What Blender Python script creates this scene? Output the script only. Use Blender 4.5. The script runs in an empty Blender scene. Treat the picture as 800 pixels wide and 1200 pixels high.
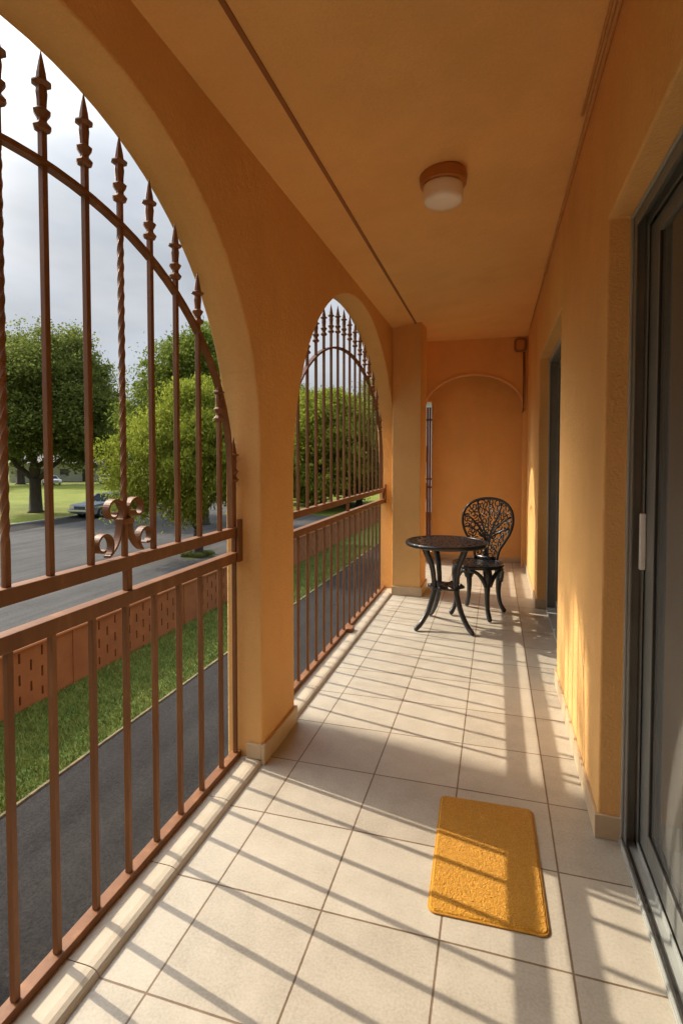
import bpy, bmesh, math, random
import numpy as np
from mathutils import Vector, Matrix
PI = math.pi
R = math.radians
random.seed(7)
rng = np.random.default_rng(11)
scene = bpy.context.scene
COL = scene.collection

# ------------------------------------------------------------------ camera
F, PU, PV = 620.0, 400.0, 558.0
YAW, PITCH, CAMH = R(16.2656), R(1.94), 1.35
cam = bpy.data.cameras.new('camera')
cam.sensor_fit = 'VERTICAL'; cam.sensor_height = 24.0
cam.lens = F / 1200.0 * 24.0
cam.shift_x = 0.0
cam.shift_y = (PV - 600.0) / 1200.0
cam.clip_start = 0.02; cam.clip_end = 3000
camo = bpy.data.objects.new('camera', cam); COL.objects.link(camo)
camo.location = (0, 0, CAMH)
camo.rotation_euler = (R(90) - PITCH, 0, YAW)
scene.camera = camo

# ------------------------------------------------------------------ world and sun
SUN_AZ = R(12.5)          # sun stands towards -X, turned this much to +Y
SUN_EL = R(36.8)
world = bpy.data.worlds.new('World'); scene.world = world
world.use_nodes = True
wn, wl = world.node_tree.nodes, world.node_tree.links
wn.clear()
wo = wn.new('ShaderNodeOutputWorld'); bg = wn.new('ShaderNodeBackground')
sky = wn.new('ShaderNodeTexSky'); sky.sky_type = 'NISHITA'; sky.sun_disc = False
sky.sun_elevation = SUN_EL
sun_dir = Vector((-math.cos(SUN_AZ) * math.cos(SUN_EL), math.sin(SUN_AZ) * math.cos(SUN_EL), math.sin(SUN_EL)))
sky.sun_rotation = math.atan2(sun_dir.x, sun_dir.y)
sky.dust_density = 1.5
tc = wn.new('ShaderNodeTexCoord')
mp = wn.new('ShaderNodeMapping'); mp.inputs['Scale'].default_value = (1.0, 1.0, 2.6)
wl.new(tc.outputs['Generated'], mp.inputs['Vector'])
n1 = wn.new('ShaderNodeTexNoise'); n1.inputs['Scale'].default_value = 2.6; n1.inputs['Detail'].default_value = 7; n1.inputs['Roughness'].default_value = 0.5
n2 = wn.new('ShaderNodeTexNoise'); n2.inputs['Scale'].default_value = 1.7; n2.inputs['Detail'].default_value = 5
wl.new(mp.outputs['Vector'], n1.inputs['Vector']); wl.new(mp.outputs['Vector'], n2.inputs['Vector'])
cr = wn.new('ShaderNodeValToRGB')       # cloud cover
cr.color_ramp.elements[0].position = 0.30; cr.color_ramp.elements[0].color = (0.94, 0.94, 0.94, 1)
cr.color_ramp.elements[1].position = 0.60; cr.color_ramp.elements[1].color = (1, 1, 1, 1)
wl.new(n1.outputs['Fac'], cr.inputs['Fac'])
cc = wn.new('ShaderNodeValToRGB')       # cloud brightness (units of the sky texture)
cc.color_ramp.elements[0].position = 0.38; cc.color_ramp.elements[0].color = (0.47, 0.55, 0.67, 1)
cc.color_ramp.elements[1].position = 0.62; cc.color_ramp.elements[1].color = (0.93, 0.97, 1.03, 1)
wl.new(n2.outputs['Fac'], cc.inputs['Fac'])
sc_ = wn.new('ShaderNodeVectorMath'); sc_.operation = 'SCALE'; sc_.inputs['Scale'].default_value = 4.6
wl.new(cc.outputs['Color'], sc_.inputs[0])
# an overcast sky is brighter overhead than near the horizon
sep = wn.new('ShaderNodeSeparateXYZ'); wl.new(tc.outputs['Generated'], sep.inputs[0])
pw = wn.new('ShaderNodeMath'); pw.operation = 'POWER'; pw.use_clamp = True; pw.inputs[1].default_value = 4.0
el = wn.new('ShaderNodeMapRange'); el.inputs[3].default_value = 1.75; el.inputs[4].default_value = 15.0
wl.new(sep.outputs['Z'], pw.inputs[0]); wl.new(pw.outputs[0], el.inputs[0]); wl.new(el.outputs[0], sc_.inputs['Scale'])
mx = wn.new('ShaderNodeMix'); mx.data_type = 'RGBA'
wl.new(cr.outputs['Color'], mx.inputs[0]); wl.new(sky.outputs['Color'], mx.inputs[6]); wl.new(sc_.outputs[0], mx.inputs[7])
# broad glow added round the sun, out of view, to light the interior
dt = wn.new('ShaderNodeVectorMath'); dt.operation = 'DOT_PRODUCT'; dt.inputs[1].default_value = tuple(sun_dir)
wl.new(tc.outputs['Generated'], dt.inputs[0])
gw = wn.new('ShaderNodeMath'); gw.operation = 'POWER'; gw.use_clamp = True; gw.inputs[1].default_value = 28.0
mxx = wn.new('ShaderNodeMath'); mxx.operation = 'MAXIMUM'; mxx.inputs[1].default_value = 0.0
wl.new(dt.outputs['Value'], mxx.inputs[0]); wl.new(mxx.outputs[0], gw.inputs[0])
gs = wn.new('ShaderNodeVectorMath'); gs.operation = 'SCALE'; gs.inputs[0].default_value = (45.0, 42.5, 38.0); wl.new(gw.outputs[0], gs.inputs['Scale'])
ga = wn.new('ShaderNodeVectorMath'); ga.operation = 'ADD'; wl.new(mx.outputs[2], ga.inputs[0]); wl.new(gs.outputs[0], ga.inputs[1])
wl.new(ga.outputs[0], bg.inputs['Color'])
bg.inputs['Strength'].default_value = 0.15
wl.new(bg.outputs['Background'], wo.inputs['Surface'])

sun = bpy.data.lights.new('sun', 'SUN'); sun.energy = 2.3; sun.angle = R(0.5); sun.color = (1.0, 0.87, 0.70)
suno = bpy.data.objects.new('sun', sun); COL.objects.link(suno)
suno.rotation_euler = sun_dir.to_track_quat('Z', 'Y').to_euler()
suno.location = sun_dir * 50

vs = scene.view_settings
vs.view_transform = 'Standard'; vs.look = 'None'; vs.gamma = 1.0; vs.use_curve_mapping = False
vs.exposure = 1.3
cy = scene.cycles
cy.use_denoising = True
cy.max_bounces = 12; cy.diffuse_bounces = 10; cy.glossy_bounces = 4; cy.transparent_max_bounces = 12
cy.caustics_reflective = False; cy.caustics_refractive = False
cy.sample_clamp_indirect = 8.0

# ------------------------------------------------------------------ materials
def nmat(name):
    m = bpy.data.materials.new(name); m.use_nodes = True
    nt = m.node_tree; b = nt.nodes['Principled BSDF']
    return m, nt.nodes, nt.links, b

def ramp(nd, lk, fac, stops):
    r = nd.new('ShaderNodeValToRGB')
    while len(r.color_ramp.elements) < len(stops): r.color_ramp.elements.new(0.5)
    for e, (p, c) in zip(r.color_ramp.elements, stops):
        e.position = p; e.color = (*c, 1)
    lk.new(fac, r.inputs['Fac'])
    return r.outputs['Color']

def noise(nd, lk, vec, scale, detail=4, rough=0.5, scl=None):
    n = nd.new('ShaderNodeTexNoise'); n.inputs['Scale'].default_value = scale
    n.inputs['Detail'].default_value = detail; n.inputs['Roughness'].default_value = rough
    if scl:
        m = nd.new('ShaderNodeMapping'); m.inputs['Scale'].default_value = scl
        lk.new(vec, m.inputs['Vector']); vec = m.outputs['Vector']
    lk.new(vec, n.inputs['Vector'])
    return n.outputs['Fac']

def bump(nd, lk, b, height, strength, dist):
    bp = nd.new('ShaderNodeBump'); bp.inputs['Strength'].default_value = strength; bp.inputs['Distance'].default_value = dist
    lk.new(height, bp.inputs['Height']); lk.new(bp.outputs['Normal'], b.inputs['Normal'])
    return bp

def simple(name, c1, c2=None, scale=8, rough=0.6, metal=0.0, bscale=None, bstr=0.3, bdist=0.002, spec=0.5, scl=None, rvar=0.0):
    m, nd, lk, b = nmat(name)
    g = nd.new('ShaderNodeNewGeometry').outputs['Position']
    if c2 is None: c2 = tuple(min(1, x * 1.18) for x in c1)
    f = noise(nd, lk, g, scale, 5, 0.6, scl)
    lk.new(ramp(nd, lk, f, [(0.3, c1), (0.7, c2)]), b.inputs['Base Color'])
    b.inputs['Roughness'].default_value = rough; b.inputs['Metallic'].default_value = metal
    b.inputs['Specular IOR Level'].default_value = spec
    if rvar:
        mr = nd.new('ShaderNodeMapRange'); mr.inputs[3].default_value = rough - rvar; mr.inputs[4].default_value = rough + rvar
        lk.new(noise(nd, lk, g, scale * 2.3, 4), mr.inputs[0]); lk.new(mr.outputs[0], b.inputs['Roughness'])
    if bscale:
        bump(nd, lk, b, noise(nd, lk, g, bscale, 3, 0.6), bstr, bdist)
    return m

def stucco(name, c1, c2, bs=0.8):
    m, nd, lk, b = nmat(name)
    g = nd.new('ShaderNodeNewGeometry').outputs['Position']
    big = noise(nd, lk, g, 1.3, 6, 0.6)
    fine = noise(nd, lk, g, 110, 3, 0.65); roll = noise(nd, lk, g, 6, 5, 0.6, (1, 1, 0.3))
    q1 = nd.new('ShaderNodeMath'); q1.operation = 'MULTIPLY_ADD'; q1.inputs[1].default_value = 0.45; lk.new(fine, q1.inputs[0]); lk.new(big, q1.inputs[2])
    q2 = nd.new('ShaderNodeMath'); q2.operation = 'MULTIPLY_ADD'; q2.inputs[1].default_value = 0.35; lk.new(roll, q2.inputs[0]); lk.new(q1.outputs[0], q2.inputs[2])
    lk.new(ramp(nd, lk, q2.outputs[0], [(0.62, tuple(x * 0.90 for x in c1)), (1.18 if False else 1.0, c2)]), b.inputs['Base Color'])
    b.inputs['Roughness'].default_value = 0.75; b.inputs['Specular IOR Level'].default_value = 0.25
    a = noise(nd, lk, g, 120, 3, 0.65); c = noise(nd, lk, g, 35, 4, 0.55); d = noise(nd, lk, g, 5, 3, 0.5)
    s1 = nd.new('ShaderNodeMath'); s1.operation = 'MULTIPLY_ADD'; s1.inputs[1].default_value = 1.1; lk.new(a, s1.inputs[0]); lk.new(c, s1.inputs[2])
    s2 = nd.new('ShaderNodeMath'); s2.operation = 'MULTIPLY_ADD'; s2.inputs[1].default_value = 1.6; lk.new(d, s2.inputs[0]); lk.new(s1.outputs[0], s2.inputs[2])
    bump(nd, lk, b, s2.outputs[0], bs, 0.004)
    return m

M = {}
M['stucco'] = stucco('orange_stucco', (0.75, 0.43, 0.155), (0.80, 0.47, 0.175))
M['ceiling'] = stucco('ceiling_stucco', (0.83, 0.50, 0.18), (0.87, 0.53, 0.20), 0.65)
M['bead'] = simple('lit_orange_bead', (0.78, 0.50, 0.24), (0.82, 0.55, 0.28), 9, 0.6)  # paler than the stucco: light caught on the arch edge, put into colour
M['trim_brown'] = simple('ceiling_groove_paint', (0.26, 0.10, 0.025), (0.32, 0.13, 0.035), 5, 0.7)
M['conduit'] = simple('painted_conduit', (0.50, 0.23, 0.065), (0.56, 0.27, 0.085), 9, 0.5)
M['box_brown'] = simple('box_brown_paint', (0.24, 0.12, 0.05), (0.30, 0.15, 0.065), 20, 0.5)

def iron(name, c1, c2, rust):
    m, nd, lk, b = nmat(name)
    g = nd.new('ShaderNodeNewGeometry').outputs['Position']
    f = noise(nd, lk, g, 14, 6, 0.65, (1, 1, 0.25))
    lk.new(ramp(nd, lk, f, [(0.25, c1), (0.55, c2), (0.82, rust)]), b.inputs['Base Color'])
    b.inputs['Roughness'].default_value = 0.5; b.inputs['Specular IOR Level'].default_value = 0.45
    bump(nd, lk, b, noise(nd, lk, g, 120, 4, 0.6, (1, 1, 0.35)), 0.35, 0.0015)
    return m
M['iron'] = iron('terracotta_painted_iron', (0.145, 0.056, 0.018), (0.205, 0.082, 0.027), (0.34, 0.155, 0.058))
M['black_iron'] = simple('black_cast_aluminium', (0.009, 0.009, 0.010), (0.020, 0.021, 0.023), 40, 0.30, 0.0, 160, 0.4, 0.0015, 0.6, rvar=0.08)
M['skirt'] = simple('beige_skirting_tile', (0.50, 0.375, 0.225), (0.57, 0.44, 0.28), 14, 0.5, 0, 200, 0.2, 0.001)
M['kerb'] = simple('cream_painted_kerb', (0.42, 0.36, 0.265), (0.50, 0.43, 0.325), 9, 0.55, 0, 120, 0.3, 0.001)
M['frame'] = simple('bronze_aluminium_frame', (0.17, 0.175, 0.16), (0.21, 0.215, 0.20), 6, 0.42, 0.2, rvar=0.06)
M['frame_light'] = simple('grey_aluminium_edge', (0.38, 0.40, 0.38), (0.44, 0.46, 0.43), 6, 0.38, 0.3)
M['frame_black'] = simple('black_rubber_gasket', (0.012, 0.011, 0.010), (0.02, 0.019, 0.017), 6, 0.6)
M['handle'] = simple('brushed_steel_handle', (0.74, 0.75, 0.75), (0.80, 0.81, 0.81), 30, 0.35, 0.15)
M['opal'] = simple('opal_glass_shade', (0.84, 0.80, 0.72), (0.88, 0.84, 0.76), 6, 0.25, 0, None, spec=0.5)
M['lamp_base'] = simple('lamp_base_paint', (0.40, 0.15, 0.035), (0.46, 0.18, 0.045), 9, 0.45)

# tile floor
def tile_mat():
    m, nd, lk, b = nmat('beige_floor_tile')
    g = nd.new('ShaderNodeNewGeometry').outputs['Position']
    sx = nd.new('ShaderNodeSeparateXYZ'); lk.new(g, sx.inputs[0])
    def mth(op, a, v2=None, a2=None):
        n = nd.new('ShaderNodeMath'); n.operation = op
        lk.new(a, n.inputs[0])
        if v2 is not None: n.inputs[1].default_value = v2
        if a2 is not None: lk.new(a2, n.inputs[1])
        return n.outputs[0]
    def axis(o, off, size):
        t = mth('DIVIDE', mth('ADD', o, off), size)
        fr = mth('FRACT', t); inv = nd.new('ShaderNodeMath'); inv.operation = 'SUBTRACT'; inv.inputs[0].default_value = 1.0; lk.new(fr, inv.inputs[1])
        d = mth('MULTIPLY', mth('MINIMUM', fr, a2=inv.outputs[0]), size)
        return d, mth('FLOOR', t)
    dx, ix = axis(sx.outputs[0], 0.834 + 0.347 * 20, 0.347)
    dy, iy = axis(sx.outputs[1], -1.457 + 0.3555 * 20, 0.3555)
    d = mth('MINIMUM', dx, a2=dy)
    wob = noise(nd, lk, g, 90, 2)
    d2 = mth('ADD', d, a2=mth('MULTIPLY', mth('SUBTRACT', wob, 0.5), 0.0016))
    mr = nd.new('ShaderNodeMapRange'); mr.interpolation_type = 'SMOOTHSTEP'
    mr.inputs[1].default_value = 0.0020; mr.inputs[2].default_value = 0.0040
    lk.new(d2, mr.inputs[0])
    cmb = nd.new('ShaderNodeCombineXYZ'); lk.new(ix, cmb.inputs[0]); lk.new(iy, cmb.inputs[1])
    wn_ = nd.new('ShaderNodeTexWhiteNoise'); lk.new(cmb.outputs[0], wn_.inputs['Vector'])
    f1 = noise(nd, lk, g, 9, 6, 0.65); f2 = noise(nd, lk, g, 130, 3, 0.6)
    s = mth('ADD', mth('MULTIPLY', f1, 0.42), a2=mth('MULTIPLY', f2, 0.46))
    s = mth('ADD', s, a2=mth('MULTIPLY', wn_.outputs['Value'], 0.12))
    colr = ramp(nd, lk, s, [(0.3, (0.33, 0.292, 0.23)), (0.5, (0.435, 0.392, 0.315)), (0.7, (0.52, 0.475, 0.39))])
    gro = ramp(nd, lk, f1, [(0.3, (0.11, 0.072, 0.042)), (0.7, (0.21, 0.145, 0.09))])
    mx = nd.new('ShaderNodeMix'); mx.data_type = 'RGBA'
    lk.new(mr.outputs[0], mx.inputs[0]); lk.new(gro, mx.inputs[6]); lk.new(colr, mx.inputs[7])
    lk.new(mx.outputs[2], b.inputs['Base Color'])
    rr = nd.new('ShaderNodeMapRange'); rr.inputs[3].default_value = 0.36; rr.inputs[4].default_value = 0.52
    lk.new(f1, rr.inputs[0]); lk.new(rr.outputs[0], b.inputs['Roughness'])
    h = mth('ADD', mr.outputs[0], a2=mth('MULTIPLY', noise(nd, lk, g, 150, 3), 0.35))
    bump(nd, lk, b, h, 0.45, 0.0014)
    return m
M['tile'] = tile_mat()

def grass_mat(name, stops, scale):
    m, nd, lk, b = nmat(name)
    g = nd.new('ShaderNodeNewGeometry').outputs['Position']
    a = noise(nd, lk, g, scale, 8, 0.7); c = noise(nd, lk, g, scale * 30, 3, 0.6)
    s = nd.new('ShaderNodeMix'); s.data_type = 'FLOAT'; s.inputs[0].default_value = 0.4
    lk.new(a, s.inputs[2]); lk.new(c, s.inputs[3])
    lk.new(ramp(nd, lk, s.outputs[0], stops), b.inputs['Base Color'])
    b.inputs['Roughness'].default_value = 0.9; b.inputs['Specular IOR Level'].default_value = 0.15
    bump(nd, lk, b, c, 0.8, 0.03)
    return m
M['grass'] = grass_mat('lawn_green', [(0.36, (0.034, 0.056, 0.008)), (0.5, (0.055, 0.085, 0.012)), (0.64, (0.10, 0.115, 0.022))], 1.1)
M['grass_far'] = grass_mat('park_lawn', [(0.36, (0.06, 0.08, 0.010)), (0.5, (0.115, 0.135, 0.016)), (0.64, (0.17, 0.18, 0.028))], 0.16)
M['blade'] = simple('grass_blade_green', (0.06, 0.09, 0.010), (0.16, 0.175, 0.028), 3.0, 0.7, 0, None)

def asphalt(name, c1, c2):
    m, nd, lk, b = nmat(name)
    g = nd.new('ShaderNodeNewGeometry').outputs['Position']
    a = noise(nd, lk, g, 0.5, 6, 0.6); c = noise(nd, lk, g, 38, 3, 0.75); st = noise(nd, lk, g, 1.2, 5, 0.6, (1.6, 0.12, 1))
    s = nd.new('ShaderNodeMath'); s.operation = 'MULTIPLY_ADD'; s.inputs[1].default_value = 0.8; lk.new(c, s.inputs[0])
    s0 = nd.new('ShaderNodeMath'); s0.operation = 'MULTIPLY_ADD'; s0.inputs[1].default_value = 0.5; lk.new(st, s0.inputs[0])
    s00 = nd.new('ShaderNodeMath'); s00.operation = 'MULTIPLY'; s00.inputs[1].default_value = 0.35; lk.new(a, s00.inputs[0])
    lk.new(s00.outputs[0], s0.inputs[2]); lk.new(s0.outputs[0], s.inputs[2])
    lk.new(ramp(nd, lk, s.outputs[0], [(0.62, c1), (1.0, c2)]), b.inputs['Base Color'])
    b.inputs['Roughness'].default_value = 0.95; b.inputs['Specular IOR Level'].default_value = 0.12
    bump(nd, lk, b, c, 0.9, 0.012)
    return m
M['drive'] = asphalt('dark_asphalt', (0.008, 0.0074, 0.007), (0.032, 0.029, 0.027))
M['road'] = asphalt('worn_asphalt', (0.034, 0.033, 0.032), (0.085, 0.082, 0.078))
M['crack'] = simple('tar_seam', (0.02, 0.02, 0.02), (0.04, 0.04, 0.04), 3, 0.8)
M['edge'] = simple('straw_edge', (0.06, 0.045, 0.02), (0.20, 0.15, 0.07), 7, 0.9, 0, 60, 0.6, 0.01)
M['concrete'] = simple('pale_concrete', (0.15, 0.145, 0.135), (0.22, 0.21, 0.195), 3, 0.85, 0, 60, 0.4, 0.004)
M['wall_terra'] = simple('terracotta_wall_paint', (0.19, 0.062, 0.016), (0.24, 0.085, 0.022), 2.5, 0.8, 0, 60, 0.5, 0.004)
M['coping'] = simple('terracotta_coping_paint', (0.28, 0.105, 0.035), (0.34, 0.135, 0.05), 2.5, 0.8, 0, 60, 0.4, 0.003)

def leaf_mat(name, stops, trans):
    m = bpy.data.materials.new(name); m.use_nodes = True
    nd, lk = m.node_tree.nodes, m.node_tree.links; nd.clear()
    out = nd.new('ShaderNodeOutputMaterial'); geo = nd.new('ShaderNodeNewGeometry')
    c = ramp(nd, lk, geo.outputs['Random Per Island'], stops)
    d = nd.new('ShaderNodeBsdfDiffuse'); t = nd.new('ShaderNodeBsdfTranslucent'); mix = nd.new('ShaderNodeMixShader')
    lk.new(c, d.inputs['Color']); lk.new(c, t.inputs['Color']); mix.inputs[0].default_value = trans
    lk.new(d.outputs[0], mix.inputs[1]); lk.new(t.outputs[0], mix.inputs[2]); lk.new(mix.outputs[0], out.inputs['Surface'])
    return m
M['leaf_dark'] = leaf_mat('dark_oak_leaves', [(0, (0.10, 0.125, 0.03)), (0.6, (0.145, 0.175, 0.042)), (1, (0.20, 0.225, 0.06))], 0.5)
M['leaf_mid'] = leaf_mat('mid_green_leaves', [(0, (0.09, 0.125, 0.022)), (0.6, (0.155, 0.195, 0.035)), (1, (0.24, 0.27, 0.06))], 0.4)
M['leaf_bright'] = leaf_mat('bright_yellow_green_leaves', [(0, (0.17, 0.205, 0.027)), (0.6, (0.23, 0.265, 0.037)), (1, (0.31, 0.33, 0.06))], 0.45)
M['bark'] = simple('dark_bark', (0.035, 0.026, 0.019), (0.07, 0.052, 0.038), 5, 0.9, 0, 25, 0.8, 0.03, scl=(1, 1, 0.3))

def towel_mat():
    m, nd, lk, b = nmat('golden_yellow_terry')
    g = nd.new('ShaderNodeNewGeometry').outputs['Position']
    f = noise(nd, lk, g, 260, 4, 0.8)
    lk.new(ramp(nd, lk, f, [(0.3, (0.36, 0.155, 0.010)), (0.5, (0.58, 0.275, 0.020)), (0.7, (0.74, 0.39, 0.04))]), b.inputs['Base Color'])
    b.inputs['Roughness'].default_value = 0.95; b.inputs['Specular IOR Level'].default_value = 0.1
    b.inputs['Sheen Weight'].default_value = 0.3
    bump(nd, lk, b, f, 0.5, 0.0025)
    return m
M['towel'] = towel_mat()
M['towel_edge'] = simple('mat_binding', (0.42, 0.19, 0.02), (0.52, 0.25, 0.03), 60, 0.9, 0, 200, 0.5, 0.002)

def glass_mat(name, tint, ior=1.5, grey_film=0.03):
    m = bpy.data.materials.new(name); m.use_nodes = True
    nd, lk = m.node_tree.nodes, m.node_tree.links; nd.clear()
    out = nd.new('ShaderNodeOutputMaterial'); fr = nd.new('ShaderNodeFresnel'); fr.inputs['IOR'].default_value = ior
    t = nd.new('ShaderNodeBsdfTransparent'); t.inputs['Color'].default_value = (*tint, 1)
    gl = nd.new('ShaderNodeBsdfGlossy'); gl.inputs['Roughness'].default_value = 0.02; gl.inputs['Color'].default_value = (0.85, 0.86, 0.85, 1)
    mix = nd.new('ShaderNodeMixShader')
    lk.new(fr.outputs[0], mix.inputs[0]); lk.new(t.outputs[0], mix.inputs[1]); lk.new(gl.outputs[0], mix.inputs[2])
    # thin grey film that puts extra lightness into the dark pane's colour
    df = nd.new('ShaderNodeBsdfDiffuse'); df.inputs['Color'].default_value = (0.50, 0.49, 0.46, 1)
    m2 = nd.new('ShaderNodeMixShader'); lk.new(mix.outputs[0], m2.inputs[1]); lk.new(df.outputs[0], m2.inputs[2])
    gp_ = nd.new('ShaderNodeNewGeometry').outputs['Position']
    mr = nd.new('ShaderNodeMapRange'); mr.inputs[3].default_value = grey_film * 0.6; mr.inputs[4].default_value = grey_film * 1.4
    lk.new(noise(nd, lk, gp_, 3, 5, 0.6), mr.inputs[0]); lk.new(mr.outputs[0], m2.inputs[0])
    lk.new(m2.outputs[0], out.inputs['Surface'])
    return m
M['glass'] = glass_mat('tinted_door_glass', (0.80, 0.81, 0.78), 1.3, 0.14)
M['glass_dark'] = glass_mat('dark_window_glass', (0.14, 0.15, 0.15), 1.25)
M['room_paint'] = simple('room_paint', (0.52, 0.48, 0.40), (0.58, 0.53, 0.45), 2, 0.8)
M['room_floor'] = simple('room_floor', (0.16, 0.12, 0.08), (0.2, 0.15, 0.1), 2, 0.5)
M['sheer'] = simple('beige_curtain', (0.58, 0.54, 0.46), (0.64, 0.60, 0.52), 8, 0.9)
M['curtain'] = simple('dark_curtain', (0.06, 0.055, 0.05), (0.085, 0.075, 0.065), 8, 0.9)
M['car_silver'] = simple('silver_blue_paint', (0.22, 0.25, 0.28), (0.27, 0.30, 0.33), 2, 0.35, 0.3)
M['car_white'] = simple('white_car_paint', (0.72, 0.72, 0.70), (0.78, 0.78, 0.76), 2, 0.3)
M['car_grey'] = simple('dark_grey_car_paint', (0.06, 0.065, 0.075), (0.08, 0.085, 0.095), 2, 0.3, 0.3)
M['chrome'] = simple('dull_chrome', (0.5, 0.5, 0.5), (0.6, 0.6, 0.6), 5, 0.25, 0.9)
M['rubber'] = simple('tyre_rubber', (0.016, 0.016, 0.016), (0.026, 0.026, 0.026), 8, 0.85)
M['lens'] = simple('amber_headlight_lens', (0.62, 0.48, 0.30), (0.72, 0.58, 0.38), 8, 0.2)
M['grille'] = simple('black_plastic_grille', (0.03, 0.03, 0.03), (0.05, 0.05, 0.05), 8, 0.5)
M['house_white'] = simple('white_render', (0.62, 0.61, 0.58), (0.70, 0.69, 0.66), 0.6, 0.85)
M['house_grey'] = simple('grey_render', (0.30, 0.31, 0.32), (0.36, 0.37, 0.38), 0.6, 0.85)
M['roof'] = simple('grey_roof_shingle', (0.13, 0.12, 0.115), (0.2, 0.185, 0.175), 2, 0.9, 0, 8, 0.6, 0.03)

# ------------------------------------------------------------------ mesh helpers
def mk(name, verts, faces, mat, parent=None, smooth=False, bev=None, seg=2, recalc=True):
    me = bpy.data.meshes.new(name)
    me.from_pydata([tuple(v) for v in verts], [], faces)
    me.validate()
    if recalc:
        bm = bmesh.new(); bm.from_mesh(me); bmesh.ops.recalc_face_normals(bm, faces=bm.faces); bm.to_mesh(me); bm.free()
    if smooth:
        me.polygons.foreach_set('use_smooth', [True] * len(me.polygons))
    me.materials.append(mat)
    o = bpy.data.objects.new(name, me); COL.objects.link(o)
    if parent is not None: o.parent = parent
    if bev:
        md = o.modifiers.new('bevel', 'BEVEL'); md.width = bev; md.segments = seg; md.limit_method = 'ANGLE'; md.angle_limit = R(35)
        md.harden_normals = False
    return o

class MB:
    def __init__(s): s.v = []; s.f = []
    def add(s, v, f):
        o = len(s.v); s.v += [tuple(x) for x in v]; s.f += [tuple(i + o for i in q) for q in f]
        return s
    def box(s, x0, x1, y0, y1, z0, z1):
        v = [(x0, y0, z0), (x1, y0, z0), (x1, y1, z0), (x0, y1, z0), (x0, y0, z1), (x1, y0, z1), (x1, y1, z1), (x0, y1, z1)]
        return s.add(v, [(0, 3, 2, 1), (4, 5, 6, 7), (0, 1, 5, 4), (1, 2, 6, 5), (2, 3, 7, 6), (3, 0, 4, 7)])
    def tube(s, pts, rad, n=8, cap=True, flat=None):
        pts = [Vector(p) for p in pts]
        rad = rad if isinstance(rad, (list, tuple)) else [rad] * len(pts)
        rings = []; up = None
        for i, p in enumerate(pts):
            a = pts[max(0, i - 1)]; b = pts[min(len(pts) - 1, i + 1)]
            t = (b - a).normalized()
            if up is None:
                up = Vector((0, 0, 1)) if abs(t.z) < 0.9 else Vector((1, 0, 0))
            s1 = t.cross(up).normalized(); up = s1.cross(t).normalized()
            rings.append([p + (s1 * math.cos(2 * PI * k / n) + up * math.sin(2 * PI * k / n) * (flat or 1)) * rad[i] for k in range(n)])
        v = [q for r in rings for q in r]; f = []
        for i in range(len(pts) - 1):
            for k in range(n):
                k2 = (k + 1) % n
                f.append((i * n + k, i * n + k2, (i + 1) * n + k2, (i + 1) * n + k))
        if cap:
            f.append(tuple(range(n))[::-1]); f.append(tuple(range((len(pts) - 1) * n, len(pts) * n)))
        return s.add(v, f)
    def sweep(s, pts, w, t, side, closed=False):
        """flat bar: width w along fixed 'side', thickness t in the plane of the path"""
        pts = [Vector(p) for p in pts]; side = Vector(side).normalized(); n = len(pts); v = []; f = []
        for i, p in enumerate(pts):
            a = pts[max(0, i - 1)]; b = pts[min(n - 1, i + 1)]
            tt = (b - a).normalized(); nn = side.cross(tt).normalized()
            for sw, sn in ((-1, -1), (1, -1), (1, 1), (-1, 1)):
                v.append(p + side * sw * w / 2 + nn * sn * t / 2)
        for i in range(n - 1):
            for k in range(4):
                k2 = (k + 1) % 4
                f.append((i * 4 + k, i * 4 + k2, (i + 1) * 4 + k2, (i + 1) * 4 + k))
        f.append((3, 2, 1, 0)); f.append(tuple((n - 1) * 4 + k for k in range(4)))
        return s.add(v, f)
    def lathe(s, prof, c, n=24, cap=True):
        cx, cy_, cz = c; v = []; f = []
        for r, z in prof:
            for k in range(n):
                a = 2 * PI * k / n
                v.append((cx + r * math.cos(a), cy_ + r * math.sin(a), cz + z))
        for i in range(len(prof) - 1):
            for k in range(n):
                k2 = (k + 1) % n
                f.append((i * n + k, i * n + k2, (i + 1) * n + k2, (i + 1) * n + k))
        if cap:
            f.append(tuple(range(n))[::-1]); f.append(tuple(range((len(prof) - 1) * n, len(prof) * n)))
        return s.add(v, f)
    def build(s, name, mat, parent=None, **k):
        return mk(name, s.v, s.f, mat, parent, **k)

def cells(nu, nv, keep, pos, wrap=False):
    """pierced sheet: cell (i,j) solid where keep; pos(i,j,side) gives the corner"""
    mb_v = {}; V = []; Fc = []
    def vid(i, j, s):
        if wrap: i %= nu
        k = (i, j, s)
        if k not in mb_v: mb_v[k] = len(V); V.append(pos(i, j, s))
        return mb_v[k]
    K = [[bool(keep(i, j)) for j in range(nv)] for i in range(nu)]
    def solid(i, j):
        if wrap: i %= nu
        return 0 <= i < nu and 0 <= j < nv and K[i][j]
    for i in range(nu):
        for j in range(nv):
            if not K[i][j]: continue
            c = [(i, j), (i + 1, j), (i + 1, j + 1), (i, j + 1)]
            Fc.append(tuple(vid(*q, 0) for q in c)[::-1]); Fc.append(tuple(vid(*q, 1) for q in c))
            for (a, b, ni, nj) in ((c[0], c[1], i, j - 1), (c[1], c[2], i + 1, j), (c[2], c[3], i, j + 1), (c[3], c[0], i - 1, j)):
                if not solid(ni, nj):
                    Fc.append((vid(*a, 0), vid(*b, 0), vid(*b, 1), vid(*a, 1)))
    return V, Fc

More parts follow.
